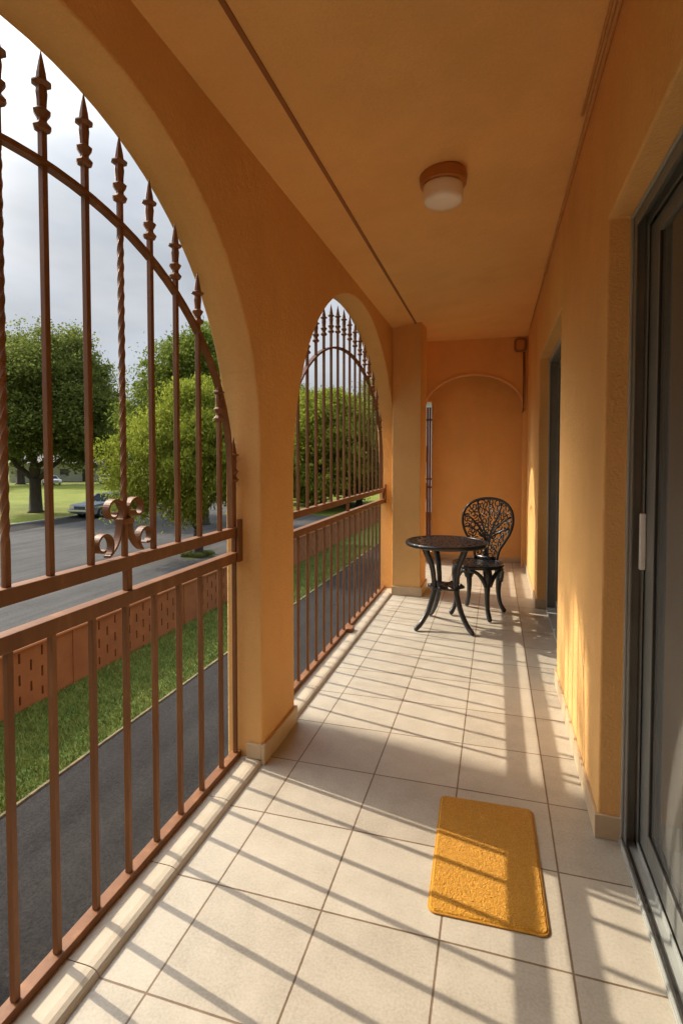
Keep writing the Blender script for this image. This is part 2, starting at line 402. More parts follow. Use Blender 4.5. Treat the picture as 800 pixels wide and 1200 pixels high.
def empty(name, loc, rz=0):
    o = bpy.data.objects.new(name, None); COL.objects.link(o)
    o.location = loc; o.rotation_euler = (0, 0, rz); o.empty_display_size = 0.1
    return o
def tag(o, label, cat, group=None):
    o['label'] = label; o['category'] = cat
    if group: o['group'] = group
    return o
def struct(o):
    o['kind'] = 'structure'; return o
def copy_tree(o, parent=None):
    c = o.copy(); COL.objects.link(c); c.parent = parent
    for ch in list(o.children): copy_tree(ch, c)
    return c
def poly_prism_x(outline, x0, x1):
    """outline list of (y,z), extruded from x0 to x1"""
    n = len(outline)
    v = [(x0, y, z) for y, z in outline] + [(x1, y, z) for y, z in outline]
    f = [tuple(range(n)), tuple(range(2 * n - 1, n - 1, -1))]
    for i in range(n):
        j = (i + 1) % n
        f.append((i, j, j + n, i + n))
    return v, f

GZ = -2.75   # ground outside, one storey below the balcony floor

# ================================================================== SETTING: ground
def sheet(name, pts, z, mat):
    o = mk(name, [(x, y, z) for x, y in pts], [tuple(range(len(pts)))], mat, recalc=False)
    return struct(o)
sheet('ground', [(-900, -900), (900, -900), (900, 900), (-900, 900)], GZ - 0.02, M['grass_far'])
sheet('driveway', [(-5.38, -12), (0.5, -12), (0.5, 46), (-5.38, 46)], GZ + 0.0, M['drive'])
sheet('lawn', [(-7.6, -12), (-5.38, -12), (-5.38, 46), (-7.6, 46)], GZ + 0.004, M['grass'])
sheet('road', [(-28, -40), (-7.6, -40), (-7.6, 33), (-10, 35.5), (-20, 37), (-21, 70), (-28, 70)], GZ + 0.004, M['road'])
e = MB().box(-5.41, -5.375, -12, 46, GZ - 0.01, GZ + 0.02)
struct(e.build('lawn_edge', M['edge']))
k = MB().box(-28.2, -28.0, -40, 70, GZ - 0.01, GZ + 0.12)
struct(k.build('kerb', M['concrete'], bev=0.02))
# tar seam wandering along the road
pts = [(-22.6 + 0.25 * math.sin(y * 0.35) + 0.12 * math.sin(y * 1.7), y) for y in np.arange(8, 36, 0.5)]
v = []; f = []
for i, (x, y) in enumerate(pts):
    w = 0.07 + 0.03 * math.sin(y * 2.3)
    v += [(x - w, y, GZ + 0.009), (x + w, y, GZ + 0.009)]
    if i: f.append((2 * i - 2, 2 * i - 1, 2 * i + 1, 2 * i))
struct(mk('road_seam', v, f, M['crack'], recalc=False))
# worn band of asphalt along the far kerb
pts = [(-27.99, -20), (-25.6, -20), (-25.2, 15), (-25.9, 25), (-25.3, 50), (-27.99, 50)]
sheet('road_margin', pts, GZ + 0.009, M['drive'])

# grass blades on the strip (ground cover)
def blades(x0, x1, y0, y1, n, hmin, hmax, z):
    x = rng.uniform(x0, x1, n); y = y0 + (y1 - y0) * rng.random(n) ** 1.4
    a = rng.uniform(0, 2 * PI, n); h = rng.uniform(hmin, hmax, n); w = 0.006 + 0.002 * (y - y0) / (y1 - y0)
    lx = rng.normal(0, 0.35, n) * h; ly = rng.normal(0, 0.35, n) * h
    V = np.zeros((n, 3, 3))
    V[:, 0] = np.stack([x - np.cos(a) * w, y - np.sin(a) * w, np.full(n, z)], 1)
    V[:, 1] = np.stack([x + np.cos(a) * w, y + np.sin(a) * w, np.full(n, z)], 1)
    V[:, 2] = np.stack([x + lx, y + ly, z + h], 1)
    return V.reshape(-1, 3), n
def tri_mesh(name, V, n, k, mat, parent=None):
    me = bpy.data.meshes.new(name)
    me.vertices.add(n * k); me.vertices.foreach_set('co', V.astype(np.float32).ravel())
    me.loops.add(n * k); me.loops.foreach_set('vertex_index', np.arange(n * k, dtype=np.int32))
    me.polygons.add(n); me.polygons.foreach_set('loop_start', np.arange(0, n * k, k, dtype=np.int32))
    me.polygons.foreach_set('loop_total', np.full(n, k, dtype=np.int32))
    me.update(calc_edges=True); me.validate()
    me.materials.append(mat)
    o = bpy.data.objects.new(name, me); COL.objects.link(o)
    if parent: o.parent = parent
    return o
V, n = blades(-7.32, -5.43, 4.0, 24, 60000, 0.03, 0.075, GZ + 0.003)
o = tri_mesh('grass', V, n, 3, M['blade']); o['kind'] = 'stuff'
tag(o, 'short green grass blades growing on the strip between driveway and orange wall', 'grass')

# ================================================================== BALCONY
FLX0 = -1.128
b = MB().box(FLX0, 0.62, -2.6, 7.4, -0.22, 0.0)
floor = struct(b.build('floor', M['tile']))
# raised kerb along the outer edge, rounded inner corner
def kerb_run(y0, y1):
    prof = [(-1.124, 0.001), (-1.124, 0.022), (-1.06, 0.022), (-1.015, 0.0225), (-0.998, 0.021), (-0.986, 0.0165), (-0.979, 0.010), (-0.976, 0.001)]
    n = len(prof)
    v = [(x, y0, z) for x, z in prof] + [(x, y1, z) for x, z in prof]
    f = [tuple(range(n)), tuple(range(2 * n - 1, n - 1, -1))] + [(i, (i + 1) % n, (i + 1) % n + n, i + n) for i in range(n)]
    return mk('kerb', v, f, M['kerb'], floor)
A1C, A1R, A1Z, A1B = 1.10, 1.01, 1.40, 1.01
A2C, A2R, A2Z, A2B = 3.90, 1.40, 1.26, 1.26
P1, P2 = A1C + A1R, A2C - A2R          # pillar between the arches
P3 = A2C + A2R
A3C, A3R, A3Z, A3B = 6.23, 0.62, 1.55, 0.85
# the kerb tiles are laid in lengths with open joints that line up with the floor rows
def kerb_between(y0, y1):
    js = [y0] + [y for y in (1.457 + 0.3555 * k for k in range(-8, 16)) if y0 + 0.05 < y < y1 - 0.05][::1] + [y1]
    for a, b_ in zip(js[:-1], js[1:]): kerb_run(a + 0.0015, b_ - 0.0015)
kerb_between(A1C - A1R, P1 - 0.004); kerb_between(P2 + 0.004, P3 - 0.004)

kerb_between(A3C - A3R + 0.004, A3C + A3R - 0.004)

def arch_pts(c, r, z0, b_, n=40):
    return [(c + r * math.cos(PI - PI * i / n), z0 + b_ * math.sin(PI * i / n)) for i in range(n + 1)]
WX0, WX1 = -1.15, -0.98
top = 3.35
A0C = A1C - 2.40
outl = [(-2.6, 0.0), (A0C - A1R, 0.0)] + arch_pts(A0C, A1R, A1Z, A1B) + [(A0C + A1R, 0.0), (A1C - A1R, 0.0)]
outl += arch_pts(A1C, A1R, A1Z, A1B) + [(P1, 0.0), (P2, 0.0)] + arch_pts(A2C, A2R, A2Z, A2B) + [(P3, 0.0), (A3C - A3R, 0.0)] + arch_pts(A3C, A3R, A3Z, A3B) + [(A3C + A3R, 0.0), (7.4, 0.0), (7.4, top), (-2.6, top)]
v, f = poly_prism_x(outl, WX0, WX1)
arcade = mk('arcade_wall', v, f, M['stucco'], bev=0.008)
tag(arcade, 'orange stucco arcade wall with arched openings above the iron railings', 'wall')
# pilaster that narrows the passage behind the far arch
pil = MB().box(WX1 + 0.001, -0.700, 5.13, 5.55, 0.0, 2.95).build('pilaster', M['stucco'], arcade, bev=0.006)
def skirt(name, segs, parent):
    m = MB()
    for s_ in segs: m.box(*s_)
    return m.build(name, M['skirt'], parent, bev=0.002)
skirt('skirting', [(WX1 + 0.0005, WX1 + 0.017, P1 - 0.016, P2 + 0.002, 0.0005, 0.085), (-1.05, WX1, P1 - 0.016, P1 - 0.0005, 0.023, 0.085)], arcade)
skirt('skirting', [(WX1 + 0.0005, -0.684, 5.115, 5.1295, 0.0005, 0.088), (-0.6995, -0.684, 5.13, 5.55, 0.0005, 0.088)], arcade)
skirt('skirting', [(WX1 + 0.0005, WX1 + 0.017, A0C + A1R, A1C - A1R, 0.0005, 0.085)], arcade)

# ceiling, gently falling towards the arcade
def zc(x, y):
    t = (x + 0.98) / 1.34
    zl = 2.615 + 0.0 * y + max(0.0, y - 5.15) * 0.135
    zr = 2.74 + 0.014 * y
    return zl * (1 - t) + zr * t
nx, ny = 12, 40
V = []; Fc = []
for i in range(nx + 1):
    for j in range(ny + 1):
        x = -1.06 + (0.50 + 1.06) * i / nx; y = -2.6 + 10.0 * j / ny
        V.append((x, y, zc(x, y)))
for i in range(nx):
    for j in range(ny):
        a = i * (ny + 1) + j
        Fc.append((a, a + 1, a + ny + 2, a + ny + 1))
base = len(V)
V += [(-1.06, -2.6, 3.30), (0.50, -2.6, 3.30), (0.50, 7.4, 3.30), (-1.06, 7.4, 3.30)]
Fc.append((base, base + 1, base + 2, base + 3))
Fc.append(tuple(j for j in range(ny + 1)) + (base + 3, base))
Fc.append(tuple(nx * (ny + 1) + j for j in range(ny, -1, -1)) + (base + 1, base + 2))
Fc.append(tuple(i * (ny + 1) for i in range(nx, -1, -1)) + (base, base + 1))
Fc.append(tuple(i * (ny + 1) + ny for i in range(nx + 1)) + (base + 2, base + 3))
ceil = struct(mk('ceiling', V, Fc, M['ceiling'], smooth=False))
m = MB()
gp = [(-0.752, y, zc(-0.752, y) - 0.002) for y in np.linspace(-2.5, 5.13, 30)]
m.sweep(gp, 0.016, 0.010, (1, 0, 0)); m.build('groove_trim', M['trim_brown'], ceil)
# roof slab over the balcony
b = MB().box(-1.30, 5.0, -3.2, 9.5, 3.36, 3.60)
tag(b.build('roof_slab', M['stucco']), 'flat orange roof slab covering the balcony', 'roof')

# right wall with two door openings
D1Y0, D1Y1, D1Z = -0.9, 2.03, 2.172
D2Y0, D2Y1, D2Z = 3.38, 5.03, 2.235
RX = 0.36
outl = [(-2.6, 0), (D1Y0, 0), (D1Y0, D1Z), (D1Y1, D1Z), (D1Y1, 0), (D2Y0, 0), (D2Y0, D2Z), (D2Y1, D2Z), (D2Y1, 0), (7.4, 0), (7.4, 3.3), (-2.6, 3.3)]
v, f = poly_prism_x(outl, RX, 0.62)
rwall = mk('house_wall', v, f, M['stucco'], bev=0.007)
tag(rwall, 'orange stucco house wall on the right with two sliding door openings', 'wall')
skirt('skirting', [(RX - 0.012, RX - 0.0005, D1Y1, D2Y0, 0.0005, 0.085), (RX - 0.012, 0.438, D1Y1 - 0.012, D1Y1 - 0.0005, 0.0005, 0.085)], rwall)
skirt('skirting', [(RX - 0.012, RX - 0.0005, D2Y1, 7.2, 0.0005, 0.085), (RX - 0.012, 0.438, D2Y1 - 0.012, D2Y1 - 0.0005, 0.0005, 0.085)], rwall)

# arch screen at the end of the passage, closing wall behind it
SY = 6.9
aw = 0.60; ac = -0.292; az = 1.971; ab_ = 0.425
outl = [(-0.98, 0.0), (ac - aw, 0.0)] + arch_pts(ac, aw, az, ab_, 32) + [(ac + aw, 0.0), (0.36, 0.0), (0.36, 3.3), (-0.98, 3.3)]
n = len(outl)
v = [(x, SY, z) for x, z in outl] + [(x, SY + 0.07, z) for x, z in outl]
f = [tuple(range(n)), tuple(range(2 * n - 1, n - 1, -1))] + [(i, (i + 1) % n, (i + 1) % n + n, i + n) for i in range(n)]
endw = mk('arched_end_wall', v, f, M['stucco'], bev=0.006)
tag(endw, 'orange stucco end wall with a round arched recess behind the chair', 'wall')
# slim raised bead round the arch
bd = arch_pts(ac, aw + 0.004, az, ab_ + 0.004, 40)
bead = MB().sweep([(x, SY - 0.006, z) for x, z in bd], 0.022, 0.022, (0, 1, 0)); bead.build('arch_bead', M['bead'], endw)
m = MB().box(-0.838, 0.36, 7.2, 7.4, 0.0, 3.3).box(-0.98, -0.8385, 7.2, 7.4, 2.12, 3.3).box(-0.98, -0.8385, 7.2, 7.4, 0.0, 0.05)
back = m.build('back_wall', M['stucco'], bev=0.004)
tag(back, 'plain orange closing wall seen through the arched recess', 'wall')
skirt('skirting', [(-0.86, 0.348, 7.186, 7.1995, 0.0005, 0.06)], back)
# wall behind the camera
m = MB().box(-1.15, 0.62, -2.75, -2.601, 0.0, 3.3)
tag(m.build('near_end_wall', M['stucco']), 'orange stucco wall closing the near end of the balcony', 'wall')
# outer building body under and beside the balcony
m = MB().box(-1.10, 5.0, -3.2, 9.5, GZ, -0.23)
tag(m.build('ground_storey', M['stucco']), 'orange ground storey of the building below the balcony', 'building')

# rooms behind the glass doors
def room(y0, y1, daylight_opening=False):
    t = empty('room', (0.62, (y0 + y1) / 2, 0))
    def P(name, b_, mt):
        m_ = MB().box(b_[0] - 0.62, b_[1] - 0.62, b_[2] - (y0 + y1) / 2, b_[3] - (y0 + y1) / 2, b_[4], b_[5]); m_.build(name, mt, t)
    P('room_floor', (0.621, 4.2, y0, y1, -0.2, -0.005), M['room_floor'])
    if daylight_opening:      # unseen opening added in the near room's far wall to let daylight in
        for q in ((y0, y0 + 0.4, -0.2, 3.0), (y1 - 0.4, y1, -0.2, 3.0), (y0 + 0.4005, y1 - 0.4005, -0.2, 0.6), (y0 + 0.4005, y1 - 0.4005, 2.4, 3.0)):
            P('room_wall', (4.2, 4.3, *q), M['room_paint'])
    else:
        P('room_wall', (4.2, 4.3, y0, y1, -0.2, 3.0), M['room_paint'])
    P('room_wall', (0.621, 4.3, y0 - 0.1, y0, -0.2, 3.0), M['room_paint'])
    P('room_wall', (0.621, 4.3, y1, y1 + 0.1, -0.2, 3.0), M['room_paint'])
    P('room_ceiling', (0.621, 4.3, y0, y1, 2.7, 2.8), M['room_paint'])
    return t
tag(room(-2.4, 2.6, True), 'dim room behind the near sliding door', 'room')
tag(room(2.8, 7.2), 'dark room behind the far sliding door', 'room')

# ================================================================== RAILINGS
RXC = -1.098
def bar_mesh(z0, z1, w, twist=0.0, n=None):
    if not twist:
        return [(sx * w / 2, sy * w / 2, z) for z in (z0, z1) for sx, sy in ((-1, -1), (1, -1), (1, 1), (-1, 1))], \
            [(3, 2, 1, 0), (4, 5, 6, 7)] + [(k_, (k_ + 1) % 4, (k_ + 1) % 4 + 4, k_ + 4) for k_ in range(4)]
    n = n or int((z1 - z0) / 0.006)
    v = []; f = []
    for i in range(n + 1):
        z = z0 + (z1 - z0) * i / n
        a0 = twist * min(max(z - z0 - 0.10, 0), max(z1 - z0 - 0.2, 0))
        for q in range(8):
            a = a0 + PI / 4 + q * PI / 4; rr_ = w * (0.62 if q % 2 == 0 else 0.52)
            v.append((rr_ * math.cos(a), rr_ * math.sin(a), z))
        if i:
            for q in range(8):
                f.append(((i - 1) * 8 + q, (i - 1) * 8 + (q + 1) % 8, i * 8 + (q + 1) % 8, i * 8 + q))
    f.append(tuple(range(8))[::-1]); f.append(tuple(n * 8 + q for q in range(8)))
    return v, f
spear_prof = [(0.009, 0.0), (0.019, 0.006), (0.0225, 0.014), (0.0125, 0.026), (0.012, 0.034), (0.020, 0.047), (0.0215, 0.052), (0.012, 0.060),
              (0.0125, 0.075), (0.0145, 0.095), (0.0125, 0.112), (0.024, 0.119), (0.023, 0.123), (0.0135, 0.128), (0.0115, 0.145), (0.006, 0.175), (0.0008, 0.200)]
def spear_mesh():
    b_ = MB(); b_.lathe(spear_prof, (0, 0, 0), 8); return b_.v, b_.f
SPEAR = [None]
def spear(parent, z):
    if SPEAR[0] is None:
        v, f = spear_mesh(); o_ = mk('spear_finial', v, f, M['iron'], parent); SPEAR[0] = o_.data
    else:
        o_ = bpy.data.objects.new('spear_finial', SPEAR[0]); COL.objects.link(o_); o_.parent = parent
    o_.location = (0, 0, z); o_.rotation_euler = (0, 0, PI / 8)
    return o_
def railing(name, y0, y1, ys, tips, twisted, archf, post_y):
    """origin at the middle of the bottom rail; ys in world Y"""
    yc = (y0 + y1) / 2
    t = empty(name, (RXC, yc, 0.022))
    zb = 0.022
    def B(nm, bx, **k_):
        m_ = MB().box(bx[0], bx[1], bx[2] - yc, bx[3] - yc, bx[4] - zb, bx[5] - zb)
        return m_.build(nm, M['iron'], t, bev=0.002, **k_)
    B('bottom_rail', (-0.020, 0.018, y0, y1, 0.0225, 0.047))
    B('handrail', (-0.020, 0.020, y0, y1, 0.898, 0.940))
    B('upper_rail', (-0.018, 0.018, y0, y1, 1.008, 1.048))
    for yy in post_y: B('rail_spacer', (-0.010, 0.010, yy - 0.012, yy + 0.012, 0.9405, 1.0075))
    for yy in (y0 + 0.02, y1 - 0.02):
        B('wall_bracket', (0.0205, 0.032, yy - 0.018, yy + 0.018, 0.898, 1.085))
        B('rail_spacer', (-0.010, 0.010, yy - 0.010, yy + 0.010, 0.9405, 1.0075))
    for yy in ys:
        v, f = bar_mesh(0.0475 - zb, 0.8975 - zb, 0.017)
        o_ = mk('lower_bar', v, f, M['iron'], t, bev=0.0015, seg=1); o_.location = (0, yy - yc, 0)
    for yy, tip in zip(ys, tips):
        if tip is None: continue
        tw = any(abs(yy - q) < 0.01 for q in twisted)
        z1 = tip - 0.20
        v, f = bar_mesh(1.0485 - zb, z1 + 0.004 - zb, 0.0165, 36.0 if tw else 0)
        o_ = mk('twisted_bar' if tw else 'upper_bar', v, f, M['iron'], t, bev=None if tw else 0.0015, seg=1); o_.location = (0, yy - yc, 0)
        spear(o_, z1 - zb)
    m_ = MB(); m_.sweep([(0.0, y - yc, z - zb) for y, z in archf], 0.026, 0.014, (1, 0, 0))
    m_.build('arched_bar', M['iron'], t)
    return t, yc, zb
def arch_z(c, r, z0, b_, y):
    u = max(0.0, 1 - ((y - c) / r) ** 2); return z0 + b_ * math.sqrt(u)

ys1 = [0.11, 0.245, 0.388, 0.531, 0.674, 0.817, 0.962, 1.090, 1.232, 1.374, 1.517, 1.660, 1.805, 1.960, 2.084]
tips1 = []
for y in ys1:
    z = min(arch_z(A1C, A1R, A1Z, A1B, y + 0.02), arch_z(A1C, A1R, A1Z, A1B, y - 0.02)) - 0.045
    if abs(y - 1.960) < 0.01: z = 1.70
    tips1.append(max(z, 1.45))
tips1[-1] = 1.443; tips1[0] = 1.443; tips1[1] = 1.70
ab = [(2.056, 1.049)] + [(A1C - 0.01 + 0.962 * math.cos(a), 1.30 + 0.79 * math.sin(a)) for a in np.linspace(0, PI, 48)] + [(0.128, 1.049)]
rail1, yc1, zb1 = railing('iron_railing', A1C - A1R + 0.003, P1 - 0.003, ys1, tips1, (0.962, 1.374), ab, (1.385, 0.81))
tag(rail1, 'terracotta painted iron railing with spear tips and a scroll in the near arch', 'railing', 'iron railings in the arches')
# scroll ornament at the twisted bar
def scroll_curve(s):
    pts = []
    def spi(cx, cz, a0, a1, r0, r1, n_):
        for i in range(n_ + 1):
            q = i / n_; a = a0 + (a1 - a0) * q; r = r0 + (r1 - r0) * q
            pts.append((cx + r * math.cos(a), cz + r * math.sin(a)))
    # u is away from the bar, w is up; lower curl, then up past the bar, then upper curl
    spi(0.098, 0.050, R(-330 + 360), R(-330 + 360) + R(30), 0.010, 0.012, 3)
    spi(0.098, 0.050, R(60), R(300), 0.014, 0.041, 26) if False else None
    pts.clear()
    a_start, a_end = R(-60), R(290)
    n_ = 30
    for i in range(n_ + 1):
        q = i / n_; a = a_start + (a_end - a_start) * q
        r = 0.014 + 0.027 * q ** 0.8
        pts.append((0.098 + r * math.cos(-a + R(60)), 0.048 + r * math.sin(-a + R(60))) if False else (0.098 + r * math.cos(a - R(50)), 0.046 + r * math.sin(a - R(50))))
    x0, z0 = pts[-1]
    x1, z1 = 0.022, 0.108
    # spine
    c1 = (x0 - 0.035, z0 + 0.020); c2 = (0.022, 0.062)
    for i in range(1, 13):
        q = i / 12
        pts.append(((1 - q) ** 3 * x0 + 3 * (1 - q) ** 2 * q * c1[0] + 3 * (1 - q) * q * q * c2[0] + q ** 3 * x1,
                    (1 - q) ** 3 * z0 + 3 * (1 - q) ** 2 * q * c1[1] + 3 * (1 - q) * q * q * c2[1] + q ** 3 * z1))
    # upper curl, turning outwards and in
    cx, cz = 0.052, 0.142
    a0 = math.atan2(z1 - cz, x1 - cx); r0 = math.hypot(z1 - cz, x1 - cx)
    for i in range(1, 31):
        q = i / 30; a = a0 - R(395) * q; r = r0 - (r0 - 0.012) * q
        pts.append((cx + r * math.cos(a), cz + r * math.sin(a)))
    return pts
yb = 1.374
scr = None
for sgn in (-1, 1):
    pc = scroll_curve(sgn)
    m = MB(); m.sweep([(0, yb - yc1 + sgn * u, 1.0485 - zb1 + w) for u, w in pc], 0.023, 0.0072, (1, 0, 0))
    m.build('scroll', M['iron'], rail1)
m = MB().box(-0.017, 0.017, yb - yc1 - 0.026, yb - yc1 + 0.026, 1.148 - zb1, 1.166 - zb1); m.build('scroll_collar', M['iron'], rail1, bev=0.002)

r0_ = copy_tree(rail1); r0_.location.y -= 2.40
r0_['label'] = 'terracotta painted iron railing behind the camera, outside the left edge'
ys2 = [P2 + 0.045 + 0.1605 * i for i in range(17)]
tips2 = []
for y in ys2:
    z = min(arch_z(A2C, A2R, A2Z, A2B, y + 0.02), arch_z(A2C, A2R, A2Z, A2B, y - 0.02)) - 0.055
    tips2.append(max(1.45, z))
ab2 = [(A2C + 1.30, 1.049)] + [(A2C + 0.03 + 1.27 * math.cos(a), 1.30 + 0.86 * math.sin(a)) for a in np.linspace(0, PI, 56)] + [(A2C - 1.245, 1.049)]
rail2, yc2, zb2 = railing('iron_railing', P2 + 0.003, P3 - 0.003, ys2, tips2, (), ab2, (3.94,))
tag(rail2, 'terracotta painted iron railing with spear tips in the far arch beyond the pillar', 'railing', 'iron railings in the arches')
m = MB().box(0.0182, 0.055, 3.84 - yc2, 3.93 - yc2, 0.0005, 0.030); m.build('foot_plate', M['iron'], rail2, bev=0.002)

ys3 = [A3C - A3R + 0.04 + 0.145 * i for i in range(9)]
tips3 = [max(1.6, arch_z(A3C, A3R, A3Z, A3B, y) - 0.09) for y in ys3]
ab3 = [(A3C + 0.57, 1.049)] + [(A3C + 0.57 * math.cos(a), 1.35 + 0.6 * math.sin(a)) for a in np.linspace(0, PI, 30)] + [(A3C - 0.57, 1.049)]
rail3, yc3, zb3 = railing('iron_railing', A3C - A3R + 0.003, A3C + A3R - 0.003, ys3, tips3, (), ab3, (A3C,))
tag(rail3, 'short terracotta iron railing in the small arch hidden behind the pilaster', 'railing', 'iron railings in the arches')
# little end grille in the slot of the back wall
t = empty('window_grille', (-0.915, 7.16, 0.05))
for x in (-0.002, 0.030, 0.062):
    v, f = bar_mesh(0.0, 1.98, 0.024); o = mk('bar', v, f, M['iron'], t); o.location = (x, 0, 0)
for z, w in ((1.80, 0.016), (1.01, 0.014), (0.90, 0.014)):
    MB().box(-0.055, 0.090, -0.022, -0.008, z, z + w + 0.010).build('cross_rail', M['iron'], t, bev=0.002)
tag(t, 'narrow terracotta iron grille in the slit left of the recess', 'grille')

# ================================================================== SLIDING DOORS
def near_door():
    t = empty('sliding_door', (0.52, 0.56, 0))
    X, Y = 0.52, 0.56
    def B(nm, x0, x1, y0, y1, z0, z1, mt, par=t, bev=0.0015):
        return MB().box(x0 - X, x1 - X, y0 - Y, y1 - Y, z0, z1).build(nm, mt, par, bev=bev)
    fr = MB()
    yj = D1Y1 - 0.001; zt = D1Z - 0.001
    def fb(x0, x1, y0, y1, z0, z1): fr.box(x0 - X, x1 - X, y0 - Y, y1 - Y, z0, z1)
    fb(0.439, 0.615, yj - 0.012, yj, 0.0, zt); fb(0.439, 0.615, D1Y0 + 0.001, D1Y0 + 0.013, 0.0, zt)
    fb(0.439, 0.615, D1Y0 + 0.0135, yj - 0.0125, zt - 0.012, zt)
    for x in (0.439, 0.474, 0.5115, 0.549, 0.6095):
        fb(x, x + 0.005, yj - 0.048, yj - 0.0125, 0.013, zt - 0.0125)
        fb(x, x + 0.005, D1Y0 + 0.0135, D1Y0 + 0.049, 0.013, zt - 0.0125)
        fb(x, x + 0.005, D1Y0 + 0.050, yj - 0.049, zt - 0.050, zt - 0.0125)
    fr.build('frame', M['frame'], t, bev=0.001)
    B('frame_edge', 0.431, 0.4385, yj - 0.014, yj, 0.0, zt, M['frame_light'])
    B('frame_edge', 0.431, 0.4385, D1Y0 + 0.05, yj - 0.0145, zt - 0.014, zt, M['frame_light'])
    tr = MB()
    def tb(x0, x1, z0, z1): tr.box(x0 - X, x1 - X, D1Y0 + 0.014 - Y, yj - 0.0125 - Y, z0, z1)
    tb(0.425, 0.615, 0.0005, 0.0125)
    for x in (0.427, 0.474, 0.5115, 0.549, 0.6085): tb(x, x + 0.006, 0.0128, 0.034 if x > 0.43 else 0.020)
    tr.build('track', M['frame_light'], t, bev=0.001)
    B('track_gasket', 0.442, 0.450, D1Y0 + 0.03, yj - 0.05, 0.0128, 0.0165, M['frame_black'], bev=None)
    B('track_gasket', 0.4815, 0.4875, D1Y0 + 0.03, yj - 0.05, 0.0128, 0.0165, M['frame_black'], bev=None)
    # panels: (x0,x1,y0,y1)
    for i, (x0, x1, y0, y1) in enumerate(((0.4835, 0.508, 0.62, 1.992), (0.5205, 0.5455, -0.88, 0.70))):
        p = MB()
        def pb(a0, a1, b0, b1): p.box(x0 - X, x1 - X, a0 - Y, a1 - Y, b0, b1)
        s = 0.10
        pb(y0, y0 + s, 0.036, zt - 0.055); pb(y1 - s, y1, 0.036, zt - 0.055)
        pb(y0 + s + 0.0005, y1 - s - 0.0005, 0.036, 0.120); pb(y0 + s + 0.0005, y1 - s - 0.0005, zt - 0.11, zt - 0.055)
        po = p.build('door_panel', M['frame'], t, bev=0.002)
        xm = (x0 + x1) / 2
        MB().box(xm - 0.003 - X, xm + 0.003 - X, y0 + s + 0.001 - Y, y1 - s - 0.001 - Y, 0.121, zt - 0.111).build('glass_pane', M['glass'], po)
        gk = MB()
        for (a0, a1, b0, b1) in ((y0 + s + 0.0005, y0 + s + 0.007, 0.1205, zt - 0.1105), (y1 - s - 0.007, y1 - s - 0.0005, 0.1205, zt - 0.1105),
                                 (y0 + s + 0.0075, y1 - s - 0.0075, 0.1205, 0.127)):
            gk.box(x0 + 0.002 - X, xm - 0.0035 - X, a0 - Y, a1 - Y, b0, b1)
        gk.build('gasket', M['frame_black'], po)
        if i == 0:
            MB().box(x0 - 0.020 - X, x0 - 0.0005 - X, y1 - 0.020 - Y, y1 - 0.006 - Y, 0.975, 1.165).build('handle', M['handle'], po, bev=0.004)
    return t
tag(near_door(), 'tall bronze framed sliding glass door with silver handle nearest the camera', 'sliding door')
def far_door():
    X, Y = 0.50, (D2Y0 + D2Y1) / 2
    t = empty('sliding_door', (X, Y, 0))
    y0, y1, zt = D2Y0 + 0.001, D2Y1 - 0.001, D2Z - 0.001
    fr = MB()
    def fb(a, b_, c, d, e_, g_): fr.box(a - X, b_ - X, c - Y, d - Y, e_, g_)
    fb(0.45, 0.57, y0, y0 + 0.04, 0.0, zt); fb(0.45, 0.57, y1 - 0.04, y1, 0.0, zt); fb(0.45, 0.57, y0 + 0.0405, y1 - 0.0405, zt - 0.05, zt)
    fr.build('frame', M['frame'], t, bev=0.002)
    m_ = MB(); m_.box(0.442 - X, 0.4495 - X, y0, y0, 0, 0) if False else None
    m_.box(0.440 - X, 0.4495 - X, y0 - Y, y0 + 0.05 - Y, 0.0, zt).box(0.440 - X, 0.4495 - X, y1 - 0.05 - Y, y1 - Y, 0.0, zt).box(0.440 - X, 0.4495 - X, y0 + 0.0505 - Y, y1 - 0.0505 - Y, zt - 0.04, zt)
    m_.build('frame_edge', M['frame_light'], t, bev=0.001)
    MB().box(0.435 - X, 0.57 - X, y0 + 0.0505 - Y, y1 - 0.0505 - Y, 0.0005, 0.030).build('track', M['frame_light'], t, bev=0.002)
    for (x0, x1, a, b_) in ((0.475, 0.50, y0 + 0.041, y0 + 0.86), (0.51, 0.535, y0 + 0.80, y1 - 0.041)):
        p = MB(); s = 0.05
        p.box(x0 - X, x1 - X, a - Y, a + s - Y, 0.031, zt - 0.051).box(x0 - X, x1 - X, b_ - s - Y, b_ - Y, 0.031, zt - 0.051)
        p.box(x0 - X, x1 - X, a + s + 0.0005 - Y, b_ - s - 0.0005 - Y, 0.031, 0.10).box(x0 - X, x1 - X, a + s + 0.0005 - Y, b_ - s - 0.0005 - Y, zt - 0.10, zt - 0.051)
        po = p.build('door_panel', M['frame'], t, bev=0.002)
        MB().box((x0 + x1) / 2 - 0.003 - X, (x0 + x1) / 2 + 0.003 - X, a + s + 0.001 - Y, b_ - s - 0.001 - Y, 0.101, zt - 0.101).build('glass_pane', M['glass_dark'], po)
    return t
tag(far_door(), 'dark sliding glass door further down the passage, beside the cast chair', 'sliding door')
V = []; Fc = []
for i in range(121):
    y = 0.75 + 1.80 * i / 120; x = 0.665 + 0.020 * math.sin(i * 1.3) + 0.007 * math.sin(i * 2.3)
    V += [(x, y, 0.03), (x, y, 2.2)]
    if i: Fc.append((2 * i - 2, 2 * i, 2 * i + 1, 2 * i - 1))
o = mk('curtain', V, Fc, M['sheer'], smooth=True, recalc=False)
md = o.modifiers.new('solidify', 'SOLIDIFY'); md.thickness = 0.003
tag(o, 'pale beige curtain hanging inside the near sliding door', 'curtain')
